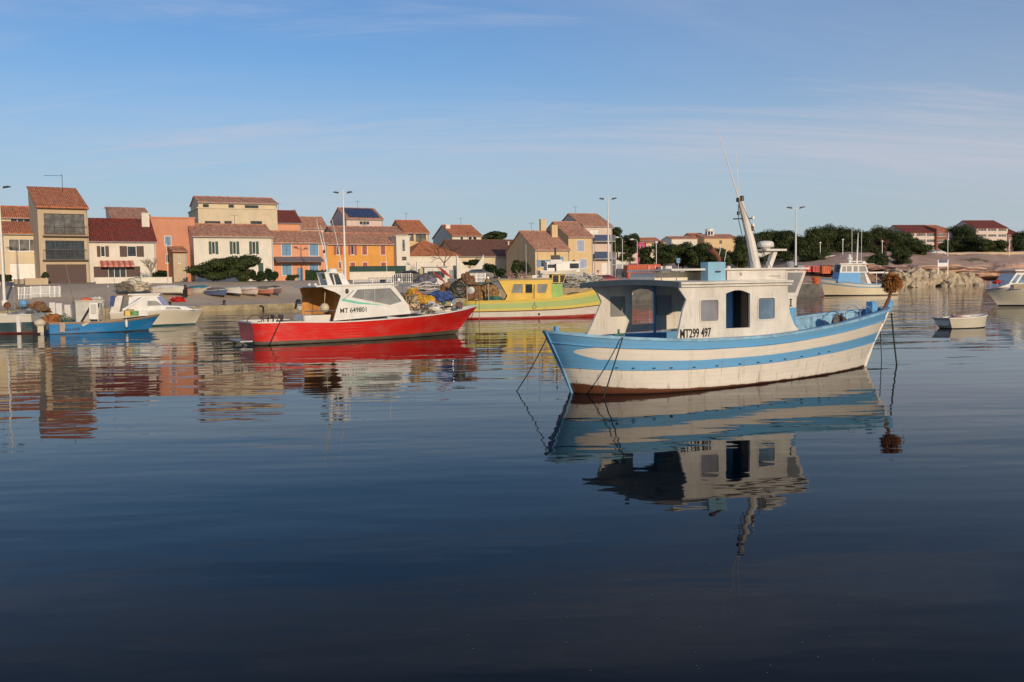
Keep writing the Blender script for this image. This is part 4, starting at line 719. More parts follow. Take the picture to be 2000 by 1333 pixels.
m = MB(); p_ = V3(1543, 519, .2); m.lathe([(.03, -.12), (.10, -.04), (.12, .05), (.08, .1)], p_, n=12); m.build('searchlight', GREY, rt); p_ = V3(1558, 523, .2); m = MB(); m.box(p_.x - .1, p_.x + .12, p_.y - .1, p_.y + .1, p_.z - .06, p_.z + .05); m.build('life_raft_box', GREY, rt); p_ = V3(1423, 524, .3); MB().lathe([(.05, -.05), (.05, .03), (.02, .05)], p_, n=10).build('vent', WH, rt); m = MB(); m.tube([V3(1415, 510, .3), V3(1419, 490, .3)], .008, 4); m.tube([V3(1404, 505, .3), V3(1408, 480, .3)], .008, 4); m.build('antenna', WH, rt)
s0, z0_ = fr.sz(1328, 661, WP + .01); s1 = fr.sz(1389, 658, WP + .01)[0]; tx = text(rt, 'registration', 'MT299 497', (s0, -WP - .006, z0_), .27, 1, INK, 0, 0); wdt = max(v.co.x for v in tx.data.vertices); tx.scale = ((s1 - s0) / wdt, 1, 1)
# fore deck gear
rng = random.Random(3); g = MB(); hs = V3(1668, 600, .1)
for px, py, r in ((1666, 606, .30), (1692, 604, .27)): ring(g, (V3(px, py, .1).x, -.1, 1.33), r, .012, 'y', 18, .5)
g.build('net_hoop', GALV, rt); g = MB(); g.blob((8.55, .1, 1.05), (.22, .2, .32), 4, .5, 8, 3); tangle(g, (8.5, 0, .95), (.35, .3, .3), 12, .012, rng); g.build('winch', M('greasy_winch', (.12, .10, .085), .7, .4, 6, .5, bmp=.02), rt)
g = MB(); g.beam((6.6, .55, .62), (6.6, .55, 1.3), .09, .09); g.beam((6.2, .5, 1.02), (7.4, .5, 1.12), .06, .08); g.beam((6.2, .5, .62), (6.2, .5, 1.06), .06, .06); g.beam((7.3, .5, .62), (7.3, .5, 1.1), .06, .06); g.build('bitts', BLUE, rt); g = MB(); tangle(g, (6.4, .5, 1.0), (.4, .1, .16), 9, .012, rng); g.beam((6.15, .3, .68), (6.2, .3, 1.1), .05, .05); g.build('deck_rope', GREENR, rt); MB().box(9.6, 9.8, -.1, .1, 1.2, 1.72).build('mooring_post', BLUE, rt)
g = MB(); g.tube([V3(1722, 632, 0), V3(1730, 600, 0), V3(1746, 556, 0)], [.05, .045, .04], 6); g.tube([V3(1712, 636, .1), V3(1732, 590, .1), V3(1750, 552, .05)], .03, 6); g.build('hauler_arm', RUST, rt)
c = V3(1742, 550, 0); m = MB(); wc = fr.o + fr.e * c.x + Vector((0, 0, c.z))
m.blob(wc, (.20, .18, .22), 2, .3, 8, 3)
for _ in range(620):
    d = Vector((rng.gauss(0, 1), rng.gauss(0, 1), rng.gauss(0, 1))).normalized(); p = wc + d * .17; q = p + d * rng.uniform(.06, .15) + Vector((0, 0, -.05)); m.tube([p, (p + q) / 2 + Vector((rng.gauss(0, .015), rng.gauss(0, .015), 0)), q], [.014, .011, .005], 4, rng.randrange(2))
sw = tag(m.build('net_bundle', [NETB, M('orange_growth', (.42, .17, .03), .9, .5, 12, .3)]), 'brown shaggy net bundle on the bow hauler of the striped boat', 'net bundle')
g = MB(); g.tube([V3(1735, 575, 0), V3(1722, 545, 0), V3(1728, 532, 0), V3(1745, 527, 0), V3(1762, 533, 0), V3(1770, 550, 0), V3(1766, 570, 0)], .01, 5); g.build('wire_guard', DARK, rt)
for px, py in ((1205, 719), (1232, 722), (1268, 723), (1300, 722), (1345, 720), (1392, 716), (1440, 711), (1480, 708), (1508, 705), (1540, 700), (1578, 694), (1620, 683), (1645, 676)):
    s_ = fr.sz(px, py, 1.3)[0]; u_ = H.u_of(s_); p_ = Vector(P(u_, .475, -1, -.004)); MB().beam(p_ - Vector((.035, 0, 0)), p_ + Vector((.035, 0, 0)), .02, .022).build('scupper', BLACK, rt)
# cleat on the near gunwale and mooring lines
cl = V3(1212, 660, 1.12); cl.y = -H.st(H.u_of(cl.x))[3] + .05; cl.z = H.st(H.u_of(cl.x))[4] + .05; g = MB(); g.tube([cl + Vector((0, 0, -.04)), cl + Vector((0, 0, .14))], .025, 6); g.tube([cl + Vector((-.12, 0, .02)), cl + Vector((.12, 0, .02))], .03, 6); g.build('cleat', GREENR, rt)
W_ = lambda v: fr.o + fr.e * v.x + fr.n * (-v.y) + Vector((0, 0, v.z))
rope('green rope hanging over the near side of the striped boat', W_(Vector(P(H.u_of(cl.x), 1, -1, -.09)) + Vector((0, 0, .03))), onz(1177, 783, -.05), .0, .014, DROPE); rope('taut dark stern line of the striped boat entering water', W_(V3(1070, 656, 0)), onz(1008, 766, -.02), .06, .012, DROPE); rope('heavy dark bow rope hanging from the striped boat stem', W_(V3(1741, 612, 0)), onz(1752, 716, -.05), .08, .024, DROPE); rope('thin dark line under the striped boat bow', W_(V3(1719, 636, 0)), onz(1722, 705, -.05), 0, .011, DROPE)
# ---- red boat
n30 = Vector((math.sin(R(30)), -math.cos(R(30)), 0)); a = onz(500, 676) - n30 * 1.5; rt, fr = boat('fishing_boat', 'red hulled fishing boat with white cabin', 'boat', (a.x, a.y), 30); V3 = lambda px, py, p: Vector((fr.sz(px, py, p)[0], -p, fr.sz(px, py, p)[1]))
RD_ = (.68, .022, .016); HR = hullmat('red_hull', [(-2, (.10, .085, .06)), (.17, RD_)], rough=.3, grime=.12, foul=(.02, .0, 3, (.06, .05, .035)), plank=.14, wear=.06, wcol=(.45, .05, .03))
sh = [fr.sz(x, y, p) for x, y, p in ((502, 632, 1.6), (600, 632, 1.75), (700, 627, 1.75), (800, 617, 1.5), (860, 608, .9), (911, 598, 0))]
rows = [(0, .05, -.05, 1.12, 1.2, sh[0][1]), (.015, .12, .04, 1.32, 1.4, sh[0][1]), (.04, .36, .32, 1.5, 1.58, sh[0][1]), (.15, 1.5, 1.6, 1.68, 1.78, sh[0][1] - .01), (.35, 3.4, 3.6, 1.72, 1.85, sh[1][1]), (.55, 5.4, 5.9, 1.5, 1.78, sh[2][1] + .03), (.75, 7.4, 8.2, .95, 1.4, sh[3][1]), (.9, 8.9, 10.0, .36, .72, sh[4][1] + .03), (.97, 9.5, 10.75, .1, .25, sh[5][1] - .04), (1, 9.8, 11.05, 0, 0, sh[5][1])]
H, P = hull(rt, rows, HR, deck=.45, rail=WH, railw=.12, railh=.035, inner=WH, deckm=M('pale_deck', (.5, .45, .38), .7), transom=True)
cp = 1.5
co = fr.pts([(651, 627), (657, 606), (662, 590), (666, 578), (655, 571), (640, 566), (630, 562), (640, 560), (764, 556), (772, 562), (797, 595), (803, 613)], cp); cw = fr.pts([(687, 581), (698, 566), (762, 563), (785, 589), (762, 596)], cp)
MB().plate(co, [cw], cp, .05).build('cabin_side', WH, rt); MB().plate(co, [cw], -cp, .05).build('cabin_side', WH, rt); pane(rt, cw, cp, GLG, fw=.03, frame=GREY); pane(rt, cw, -cp, GLG, fw=.03, frame=GREY)
for px_, pz_ in ((711, (566, 587)), (731, (565, 591))): a_ = fr.sz(px_, pz_[0], cp); b_ = fr.sz(px_ + 1, pz_[1], cp); MB().beam((a_[0], -cp + .01, a_[1]), (b_[0], -cp + .01, b_[1]), .03, .05).build('mullion', GREY, rt)
zr0 = co[7][1]; sA, sB = co[6][0], co[8][0]
m = MB(); m.add([(sA - .3, -cp - .05, zr0 - .02), (sB + .1, -cp - .05, co[8][1]), (sB + .1, cp + .05, co[8][1]), (sA - .3, cp + .05, zr0 - .02), (sA - .3, -cp - .05, zr0 + .05), (sB + .1, -cp - .05, co[8][1] + .07), (sB + .1, cp + .05, co[8][1] + .07), (sA - .3, cp + .05, zr0 + .05)], [(0, 3, 2, 1), (4, 5, 6, 7), (0, 1, 5, 4), (1, 2, 6, 5), (2, 3, 7, 6), (3, 0, 4, 7)]); m.build('cabin_roof', WH, rt)
m = MB(); a_, b_, c_ = co[8], co[10], co[11]; m.add([(a_[0] + .05, -cp + .05, a_[1]), (a_[0] + .05, cp - .05, a_[1]), (b_[0], cp - .1, b_[1]), (b_[0], -cp + .05, b_[1])], [(0, 1, 2, 3)]); m.build('windscreen', GLG, rt); m = MB(); m.add([(b_[0], -cp + .05, b_[1]), (b_[0], cp - .1, b_[1]), (c_[0], cp - .1, .9), (c_[0], -cp + .05, .9)], [(0, 1, 2, 3)]); m.build('cabin_front', WH, rt)
sg = fr.pts([(669, 583), (674, 585), (700, 590), (755, 597), (700, 594), (668, 588)], cp); MB().plate(sg, [], cp + .008, .006).build('green_stripe', M('turquoise_paint', (.12, .55, .40), .5), rt); sg = fr.pts([(668, 588), (673, 585), (693, 567), (690, 567)], cp); MB().plate(sg, [], cp + .008, .006).build('grey_stripe', GREY, rt); p_ = V3(678, 569, cp + .05); MB().lathe([(.05, -.09), (.07, -.05), (.07, .06), (.03, .1)], p_, n=8).build('side_light', DARK, rt)
# varnished inner aft bulkhead and side seen under the roof
q = co[0][0] + .75; m = MB(); m.box(q, q + .04, -cp + .06, cp - .06, .45, zr0 - .05); m.build('aft_bulkhead', OCHR, rt); m = MB(); m.plate([(co[0][0] - .5, .45), (q, .45), (q, zr0 - .06), (sA - .1, zr0 - .06), (co[2][0] - .7, co[3][1])], [], -cp + .08, .02); m.build('inner_panel', OCHR, rt)
c = V3(634, 602, 1.0); g = MB(); g.lathe([(.02, -.2), (.14, -.16), (.2, -.04), (.2, .06), (.13, .17), (.04, .21)], c, n=16); g.tube([c + Vector((0, 0, .2)), c + Vector((.05, 0, .75))], .015, 5); g.build('buoy', M('pale_buoy', (.6, .52, .36), .4), rt, True)
s0, z0_ = fr.sz(664, 611, cp + .01); s1 = fr.sz(716, 609, cp + .01)[0]; tx = text(rt, 'registration', 'MT 649801', (s0, -cp - .01, z0_ - .02), .29, 1, M('green_black_lettering', (.03, .05, .04), .6), 0, 0); tx.scale = ((s1 - s0) / max(v.co.x for v in tx.data.vertices), 1, 1); tx.rotation_euler = (R(90), R(-1.2), 0)
# flying bridge on the roof
bp = .55; f1 = fr.pts([(640, 557), (634, 534), (641, 533), (651, 557)], bp); m = MB(); m.plate(f1, [], bp, .06); m.plate(f1, [], -bp, .06); f2 = fr.pts([(669, 557), (660, 533), (667, 530), (684, 557)], bp); m.plate(f2, [], bp, .06); m.plate(f2, [], -bp, .06); m.box(f1[1][0], f2[2][0], -bp, bp, f1[1][1] + .0, f1[1][1] + .05); m.box(f1[0][0], f2[3][0], bp - .1, bp - .04, f1[0][1], f1[0][1] + .25); m.build('flying_bridge', WH, rt)
g = MB(); (x0_, z0_), (x1_, z1_) = f1[3], f2[1]; g.plate(fr.pts([(651, 557), (642, 536), (660, 536), (669, 557)], bp), [], bp - .02, .015); g.build('pane', GL, rt); g = MB(); g.beam(V3(655, 557, bp), V3(650, 536, bp), .05, .05); g.build('mullion', WH, rt)
m = MB(); c = V3(650, 529, 0); m.lathe([(.2, -.12), (.22, -.08), (.22, .05), (.16, .1)], c, n=14); m.build('radar_dome', WH, rt, True)
g = MB(); g.tube([V3(639, 532, .3), V3(630, 480, .3), V3(618, 430, .3)], [.03, .025, .01], 5); g.tube([V3(640, 532, -.1), V3(634, 478, -.1), V3(626, 440, -.1)], [.025, .02, .01], 5); g.tube([V3(669, 530, .2), V3(658, 470, .2), V3(648, 428, .2)], [.02, .015, .008], 5); g.tube([V3(757, 556, .4), V3(754, 500, .4)], .01, 4); g.build('antenna', WH, rt); MB().lathe([(.05, -.08), (.06, 0), (.02, .08)], V3(633, 491, .3), n=8).build('mast_light', DARK, rt)
g = MB(); z = co[8][1] + .07
for i in range(6): x = f2[3][0] + .6 + i * .42; g.tube([(x, -1.2, z), (x, -1.2, z + .22)], .012, 4)
g.tube([(f2[3][0] + .6, -1.2, z + .22), (f2[3][0] + 2.7, -1.2, z + .22)], .014, 4); g.build('roof_rail', STEEL, rt); c = V3(748, 553, .6); MB().box(c.x - .1, c.x + .1, c.y - .1, c.y + .1, z, z + .16).build('horn', DARK, rt)
for px in (604, 616): c = V3(px, 558, .5); MB().lathe([(.03, -.05), (.06, 0), (.06, .07), (.02, .1)], c, n=8).build('roof_light', WH, rt)
# stern gear
g = MB(); zs0 = sh[0][1]
for px in (499, 527): q = V3(px, 632, .6); ring(g, (q.x, q.y, zs0 - .05), .36, .02, 'y', 18, .5)
g.build('net_hoop', DARK, rt); g = MB(); rng = random.Random(9)
for px in (520, 530, 545, 548): q = V3(px, 626, .8); g.tube([(q.x, q.y, .45), (q.x + .1, q.y, zs0 + .28)], .03, 5); g.blob((q.x + .05, q.y, zs0 + .22), .08, px, .4, 5, 3)
g.build('stern_winch', DARK, rt); g = MB(); g.blob((.7, .1, .7), (.25, .3, .2), 3, .3, 6); g.build('orange_float', ORG, rt); MB().box(1.4, 2.1, -1.0, .5, .45, zs0 + .02).build('fish_box', M('tan_box', (.42, .30, .18), .7), rt); m = MB(); m.box(2.3, 3.5, -.6, .9, .45, zs0 + .22); m.build('engine_hatch', WH, rt); g = MB(); g.tube([(2.1, -1.4, zs0), (2.1, -1.4, zs0 + .42), (3.9, -1.4, zs0 + .42), (3.9, -1.4, zs0)], .018, 5); g.build('side_rail', STEEL, rt)
MB().box(-.5, .0, -1.0, 1.0, .14, .19).build('stern_platform', GALV, rt); g = MB(); g.tube([(-.48, -.9, .15), (-.0, -1.0, -.15)], .02, 5); g.tube([(-.48, .9, .15), (0, .9, -.15)], .02, 5); g.build('platform_strut', GALV, rt)
W_ = lambda v: fr.o + fr.e * v.x + fr.n * (-v.y) + Vector((0, 0, v.z))
rope('black rope across the red stern quarter', W_(V3(549, 624, 1.75)), W_(V3(527, 673, 1.72)), 0, .022, BLACK); rope('pale bow line from the red boat to the water', W_(V3(868, 607, .75)), onz(894, 640, 0), .02, .016, ROPE)
MB().lathe([(.02, -.01), (.05, .0), (.04, .02)], V3(808, 621, 1.42), 'y', 8).build('hull_fitting', GALV, rt)
# fore deck: heap of nets, coil ring, flags
bz = 1.05
g = MB(); ring(g, V3(893, 596, .2), .30, .02, 'y', 22); q = V3(893, 596, .2)
for i in range(6): a = i * 1.047; g.tube([q, q + Vector((.3 * math.cos(a), 0, .3 * math.sin(a)))], .012, 4)
g.build('net_reel', STEEL, rt); MB().lathe([(.04, -.12), (.16, -.1), (.18, 0), (.16, .1), (.04, .12)], V3(897, 597, .1), 'y', 14).build('reel_drum', M('brown_drum', (.16, .07, .04), .8, .5, 8), rt)
MB().blob((8.6, .1, bz), (.9, .8, .35), 5, .4, 10, 2.2).build('tarpaulin', WHD, rt); g = MB(); ring(g, (8.9, -.6, bz + .25), .25, .025, 'z', 16); ring(g, (9.3, -.4, bz + .28), .2, .02, 'z', 16); g.build('rope_coil', BLACK, rt); g = MB(); tangle(g, (8.2, -.6, bz + .1), (.6, .3, .35), 24, .018, rng); g.build('net_pile', NETG, rt)
def strands(mb, c, r, n, rad, rng, amp=.4, seed=0, mi=0):
    c = Vector(c)
    for _ in range(n):
        th, ph = rng.uniform(.1, 1.7), rng.uniform(0, 6.283); dt, dp = rng.gauss(0, .12), rng.gauss(0, .3); pts = []
        for k in range(7):
            d = Vector((math.sin(th) * math.cos(ph), math.sin(th) * math.sin(ph), math.cos(th))); q = 1 + amp * mnoise.noise(d * 2.4 + Vector((seed * 3.7, seed * 1.3, 0))) * 2
            pts.append(c + Vector((d.x * r[0], d.y * r[1], max(d.z, -.3) * r[2])) * q * rng.uniform(.98, 1.06)); th = min(th + dt + rng.gauss(0, .05), 1.8); ph += dp + rng.gauss(0, .08)
        mb.tube(pts, rad, 4, mi)
def heap(name, label, cat, px, py, Y, r, mats, seed, n=26, rad=.03, amp=.4):
    rng = random.Random(seed); o = at(px, py, Y); rt_ = thing(name, label, cat, o); m = MB(); m.blob((0, 0, r[2] * .3), r, seed, amp * .8, 11, 2.4, flat=-.3)
    for k in range(7): a_ = rng.random() * 6.283; q = rng.uniform(.3, .8); m.blob((r[0] * q * math.cos(a_), r[1] * q * math.sin(a_), r[2] * rng.uniform(.1, .75)), (r[0] * .34, r[1] * .34, r[2] * .3), seed + k, .35, 6, 2.4)
    m.build('mass', mats[0], rt_); m = MB(); strands(m, (0, 0, r[2] * .3), r, n * 2, rad * .75, rng, amp * .8, seed); m.build('strands', mats[-1], rt_); return rt_
BN = M('blue_net', (.05, .10, .28), .9, .4, 8); YO = M('yellow_buoys', (.62, .36, .03), .6, .3, 5); LB = M('light_blue_plastic', (.16, .42, .58), .5)
heap('net_pile', 'yellow and brown net heap on the red boat foredeck', 'net', 806, 590, 43.5, (.4, .35, .45), (NETB, YO), 1, 40, .03); heap('net_pile', 'yellow orange net strip on the red boat foredeck', 'net', 830, 592, 43.6, (.45, .3, .25), (YO, YO), 2); heap('net_pile', 'blue net heap on the red boat foredeck', 'net', 858, 588, 44.3, (.62, .4, .32), (BN, BN), 3, 34); heap('net_pile', 'dark tangled gear at the red bow', 'net', 889, 582, 45, (.45, .4, .5), (NETG, DROPE), 4, 44, .02); heap('net_pile', 'brown net tuft above the red bow', 'net', 912, 556, 52, (.42, .35, .4), (NETG, NETB), 5, 50, .025, .5); heap('net_pile', 'cream bundle of floats against the red boat cabin', 'net', 806, 603, 42.6, (.3, .3, .45), (M('cream_floats', (.6, .45, .28), .7, .3, 8), ROPE), 6, 26)
FC = [YO, ORG, WH, RED, BLUE, M('yellow_buoys', (.62, .36, .03)), GREENR, M('cream_floats', (.6, .45, .28))]; rngf = random.Random(77)
for nm, lb, pts_ in (('float_string', 'string of coloured floats lying over the red boat foredeck nets', [(797, 585, 43.0), (805, 579, 43.2), (813, 574, 43.4), (822, 578, 43.5), (828, 584, 43.4), (836, 590, 43.6), (845, 587, 43.9), (852, 592, 44), (866, 590, 44.3), (876, 586, 44.5), (884, 590, 44.8)]), ('float_string', 'pile of small floats against the red boat windscreen', [(799, 597, 42.6), (805, 600, 42.6), (811, 603, 42.7), (804, 606, 42.6), (815, 597, 42.9), (820, 601, 42.9), (812, 592, 42.9)])):
    o = at(*pts_[0]); r_ = thing(nm, lb, 'floats', o)
    for i, q in enumerate(pts_): c = at(*q) - o; s_ = rngf.uniform(.09, .15); MB().lathe([(s_ * .3, -s_ * 1.2), (s_ * .9, -s_ * .6), (s_, 0), (s_ * .9, s_ * .6), (s_ * .3, s_ * 1.2)], c, 'x' if i % 2 else 'z', 10).build('float', FC[rngf.randrange(len(FC))], r_, True)
    MB().tube([at(*q) - o for q in pts_], .015, 4).build('line', ROPE, r_)
for lb, px, py, Y, sx_, mm in (('faded red flag on a float pole above the red boat', 861, 535, 46, .55, M('faded_red_cloth', (.50, .10, .08), .9)), ('second red flag lower behind the first', 852, 545, 47.5, .5, M('faded_red_cloth', (.50, .10, .08), .9))):
    o = at(px, py, Y); r_ = thing('flag_pole', lb, 'flag', o); g = MB(); g.tube([(.5, 0, -1.3), (-.2, 0, .45)], .015, 5); g.build('pole', ROPE, r_); g = MB(); n = 6; v = []
    for i in range(n + 1):
        for j in range(2): v.append((-.2 + .1 * j + sx_ * (i / n) * .8 + (.25 * j), .05 * math.sin(i * 1.3), .4 - j * .42 - .25 * i / n))
    g.add(v, [(i * 2, i * 2 + 2, i * 2 + 3, i * 2 + 1) for i in range(n)]); g.build('cloth', mm, r_)
o = at(893, 566, 52); r_ = tag(MB().box(-.35, .35, -.3, .3, 0, .32).box(-.38, .38, -.33, .33, .32, .37).build('crate', LB, None, loc=o), 'light blue fish crate above the red bow', 'crate')
# ---- yellow boat
a = onz(906, 625) + Vector((0, 1.5, 0)); rt, fr = boat('fishing_boat', 'yellow and green fishing boat behind the red one', 'boat', (a.x, a.y), 2); V3 = lambda px, py, p: Vector((fr.sz(px, py, p)[0], -p, fr.sz(px, py, p)[1]))
YC = (.70, .56, .12); GC = (.42, .53, .19); HY = hullmat('yellow_hull', [(-2, (.36, .03, .02)), (.12, (.66, .60, .52)), (.42, YC), (.58, GC), (.86, YC)], grime=.4, wear=.6, wcol=(.68, .6, .36))
zs = [fr.sz(x, y, 1.5)[1] for x, y in ((910, 590), (1000, 587), (1080, 581), (1155, 568))]
rows = [(0, .0, .0, 1.0, 1.2, zs[0]), (.04, .3, .3, 1.3, 1.42, zs[0]), (.2, 2, 2, 1.5, 1.6, zs[0]), (.45, 4.6, 4.6, 1.5, 1.65, zs[1] + .02), (.65, 6.8, 6.9, 1.3, 1.55, zs[2] + .02), (.85, 8.8, 9.3, .7, 1.05, zs[3] + .05), (.96, 9.9, 10.7, .2, .4, zs[3] + .3), (1, 10.3, 11.2, 0, 0, zs[3] + .38)]
hull(rt, rows, HY, deck=.55, rail=YEL, railw=.12, railh=.06, inner=YEL, transom=True, rub=[(.43, RUST, .03)])
yp = 1.35; co = fr.pts([(986, 588), (991, 578), (973, 547), (1078, 546), (1077, 585)], yp); wa = fr.pts([(998, 573), (1003, 555), (1021, 555), (1021, 573)], yp); wb = fr.pts([(1049, 573), (1049, 555), (1070, 555), (1066, 573)], yp); wc_ = fr.pts([(1026, 573), (1026, 555), (1040, 555), (1040, 573)], yp)
MB().plate(co, [wa, wb, wc_], yp, .05).build('cabin_side', YEL, rt); MB().plate(co, [wa, wb, wc_], -yp, .05).build('cabin_side', YEL, rt)
for q in (wa, wb, wc_): pane(rt, q, yp, GLG if q is not wc_ else GL, fw=.02, frame=YEL); pane(rt, q, -yp, GLG, fw=.02, frame=YEL)
zr_ = co[3][1]; x0 = co[2][0]; x1 = co[3][0]; MB().box(x0 - .05, x1 + .05, -yp - .06, yp + .06, zr_, zr_ + .09).build('cabin_roof', M('grey_yellow_roof', (.34, .28, .18), .7), rt); MB().box(x1 - .06, x1 - .02, -yp + .05, yp - .05, .55, zr_).build('bulkhead', YEL, rt)
gs = fr.pts([(1078, 586), (1078, 555), (1099, 555), (1099, 583)], yp - .15); MB().plate(gs, [], yp - .15, 2 * yp - .3).build('companionway', GRN, rt); gw = fr.pts([(1078, 553), (1078, 536), (1106, 535), (1101, 553)], yp - .15); h1 = fr.pts([(1080, 552), (1080, 538), (1091, 538), (1091, 552)], yp - .15); h2 = fr.pts([(1094, 552), (1094, 538), (1104, 538), (1100, 552)], yp - .15); MB().plate(gw, [h1, h2], yp - .15, .05).build('wheelhouse_side', YEL, rt); MB().plate(gw, [h1, h2], -yp + .15, .05).build('wheelhouse_side', YEL, rt)
for q in (h1, h2): MB().plate(q, [], yp - .18, .015).build('pane', GL, rt); MB().plate(q, [], -yp + .18, .015).build('pane', GL, rt)
zt_ = gw[1][1]; MB().box(gw[0][0] - .6, gw[2][0] + .2, -yp, yp, zt_, zt_ + .08).build('wheelhouse_roof', WHD, rt)
g = MB(); c = V3(1085, 531, 0); g.tube([c, c + Vector((0, 0, 1.6))], .06, 8); g.box(c.x - .3, c.x + .3, -.15, .15, c.z + .7, c.z + 1.1); g.build('mast', DARK, rt); g = MB(); c = V3(1082, 513, 0); g.box(c.x - .25, c.x + .55, -.2, .2, c.z - .1, c.z + .18); g.build('radar_box', WH, rt)
g = MB(); g.tube([V3(1028, 545, 0), V3(1027, 478, 0)], .03, 5); g.tube([V3(1050, 540, 0), V3(1050, 468, 0)], .025, 5); g.build('antenna', GREY, rt); g = MB(); tangle(g, (x0 + 1.5, 0, zr_ + .1), (.8, .5, .2), 22, .02, random.Random(2)); g.build('roof_gear', M('pink_rope', (.45, .25, .2), .8), rt); MB().box(x0 + 2.3, x1 - .6, -.5, .5, zr_ + .1, zr_ + .3).build('life_raft_box', WH, rt)
m = MB(); v = [(-.1, zr_ - .35), (x0, zr_ - .12), (x0, zr_ - .04), (-.1, zr_ - .22)]; m.plate(v, [], 1.3, 2.6); m.build('awning', M('dark_green_canvas', (.06, .12, .10), .8), rt); MB().tube([(.2, -1.3, .6), (.2, -1.3, zr_ - .3)], .03, 5).build('awning_pole', GREY, rt); MB().tube([(1.6, -1.3, .6), (1.6, -1.3, zr_ - .2)], .03, 5).build('awning_pole', GREY, rt)
MB().lathe([(.3, -.1), (.62, -.08), (.66, 0), (.62, .08), (.3, .1), (.25, .0)], (.45, -.9, zs[0] + .75), 'y', 20).build('net_drum', M('brown_net_drum', (.20, .10, .045), .9, .5, 8, .5, bmp=.03), rt); MB().lathe([(.05, -.12), (.24, -.11), (.24, .11), (.05, .12)], (.45, -.92, zs[0] + .75), 'y', 14).build('drum_hub', GALV, rt); MB().blob((1.5, -.4, zs[0] + .45), (.75, .6, .7), 5, .4, 9, 2).build('net_pile', M('tan_net', (.30, .17, .07), .9, .5, 6, .4, bmp=.03), rt); MB().blob((1.9, -.8, zs[0] + .1), (.6, .4, .25), 6, .4, 8, 2).build('green_net', GREENR, rt); MB().box(3.0, 3.05, -1.2, 1.2, .55, zr_ - .1).build('aft_bulkhead', DARK, rt)
g = MB(); ring(g, V3(1044, 600, 1.62), .12, .015, 'y', 14); g.tube([V3(1044, 556, 1.4), V3(1044, 596, 1.66)], .02, 5); g.build('fender_rope', ROPE, rt); MB().lathe([(.02, -.02), (.07, 0), (.07, .03)], V3(1053, 614, 1.56), 'y', 10).build('drain', BLACK, rt)
W_ = lambda v: fr.o + fr.e * v.x + fr.n * (-v.y) + Vector((0, 0, v.z)); rope('thin stern rope hanging on the yellow boat', W_(V3(936, 560, 1.6)), onz(936, 626, 0), 0, .02, ROPE)
# ---- blue open boat at left
a = onz(97, 654); b = onz(296, 645); ang = math.degrees(math.atan2(b.y - a.y, b.x - a.x)); ang = min(ang, 34); n_ = Vector((math.sin(R(ang)), -math.cos(R(ang)), 0)); o = a - n_ * .9; rt, fr = boat('fishing_boat', 'bright blue open boat with small white cabin', 'boat', (o.x, o.y), ang); V3 = lambda px, py, p: Vector((fr.sz(px, py, p)[0], -p, fr.sz(px, py, p)[1]))
LB_ = fr.sz(312, 618, 0)[0]; z1 = fr.sz(100, 632, .95)[1]; z2 = fr.sz(200, 629, 1)[1]; z3 = fr.sz(308, 615, 0)[1]
HB = hullmat('blue_hull', [(-2, (.05, .06, .06)), (.06, (.02, .22, .52)), (.88, (.32, .22, .14))], grime=.2, wear=.35, wcol=(.08, .30, .55), plank=.16); k = LB_
hull(rt, [(0, .02, 0, .8, .92, z1), (.1, .1 * k, .1 * k, .92, 1.02, z1), (.4, .38 * k, .4 * k, .98, 1.1, z2), (.65, .6 * k, .65 * k, .72, .98, z2 + .05), (.85, .77 * k, .86 * k, .32, .58, z3 - .1), (.96, .86 * k, .97 * k, .08, .18, z3 - .02), (1, .89 * k, k, 0, 0, z3)], HB, deck=.3, rail=M('tan_gunwale', (.34, .24, .16), .7), railw=.1, railh=.04, inner=M('grey_inner', (.35, .33, .30), .7), transom=True)
c0, ct = fr.sz(147, 590, .6); c1, cb = fr.sz(203, 626, .6); dz = fr.pts([(174, 624), (174, 592), (191, 592), (191, 624)], .6); m = MB(); h1 = fr.pts([(177, 614), (177, 595), (188, 595), (188, 614)], .6); h2 = fr.pts([(194, 606), (194, 592), (203, 592), (201, 606)], .6)
m.plate([(c0, .3), (c1 - .1, .3), (c1, ct + .02), (c0, ct)], [h1, h2], .6, .04); m.plate([(c0, .3), (c1 - .1, .3), (c1, ct + .02), (c0, ct)], [], -.6, .04); m.box(c0, c0 + .04, -.56, .56, .3, ct); m.build('cabin', M('grey_white_cabin', (.52, .50, .45), .6), rt); MB().box(c0 - .05, c1 + .08, -.66, .66, ct + .021, ct + .06).build('cabin_roof', WHD, rt)
for q in (h1, h2): g = MB(); g.plate(q, [], .575, .015); g.build('pane', GL, rt)
f = MB(); f.plate(dz, [h1], .615, .02); f.build('door', WH, rt)
g = MB(); g.tube([V3(146, 600, .3), V3(128, 517, .3)], .02, 5); g.tube([V3(206, 630, .5), V3(206, 575, .5)], .02, 5); g.tube([V3(144, 625, .3), V3(144, 580, .3)], .025, 5); g.build('pole', ROPE, rt); MB().blob((c0 + .7, 0, ct + .12), (.35, .3, .1), 2, .3, 6).build('orange_tarp', ORG, rt); MB().blob((c1 - .25, -.1, ct + .14), (.3, .25, .12), 4, .3, 6).build('white_bag', WHD, rt)
g = MB(); tangle(g, (.9, 0, z1), (.7, .5, .2), 34, .02, random.Random(4)); g.build('green_net', GREENR, rt); MB().blob((.3, .2, z1 + .1), (.5, .45, .35), 9, .4, 8, 2).build('net_pile', NETB, rt)
for px, w_, mm in ((251, .22, YEL), (261, .24, M('green_crate', (.1, .35, .12), .6)), (276, .3, WH)): q = V3(px, 612, .3); MB().box(q.x - w_, q.x + w_, -.5, -.1, q.z - .15, q.z + .13).build('crate', mm, rt)
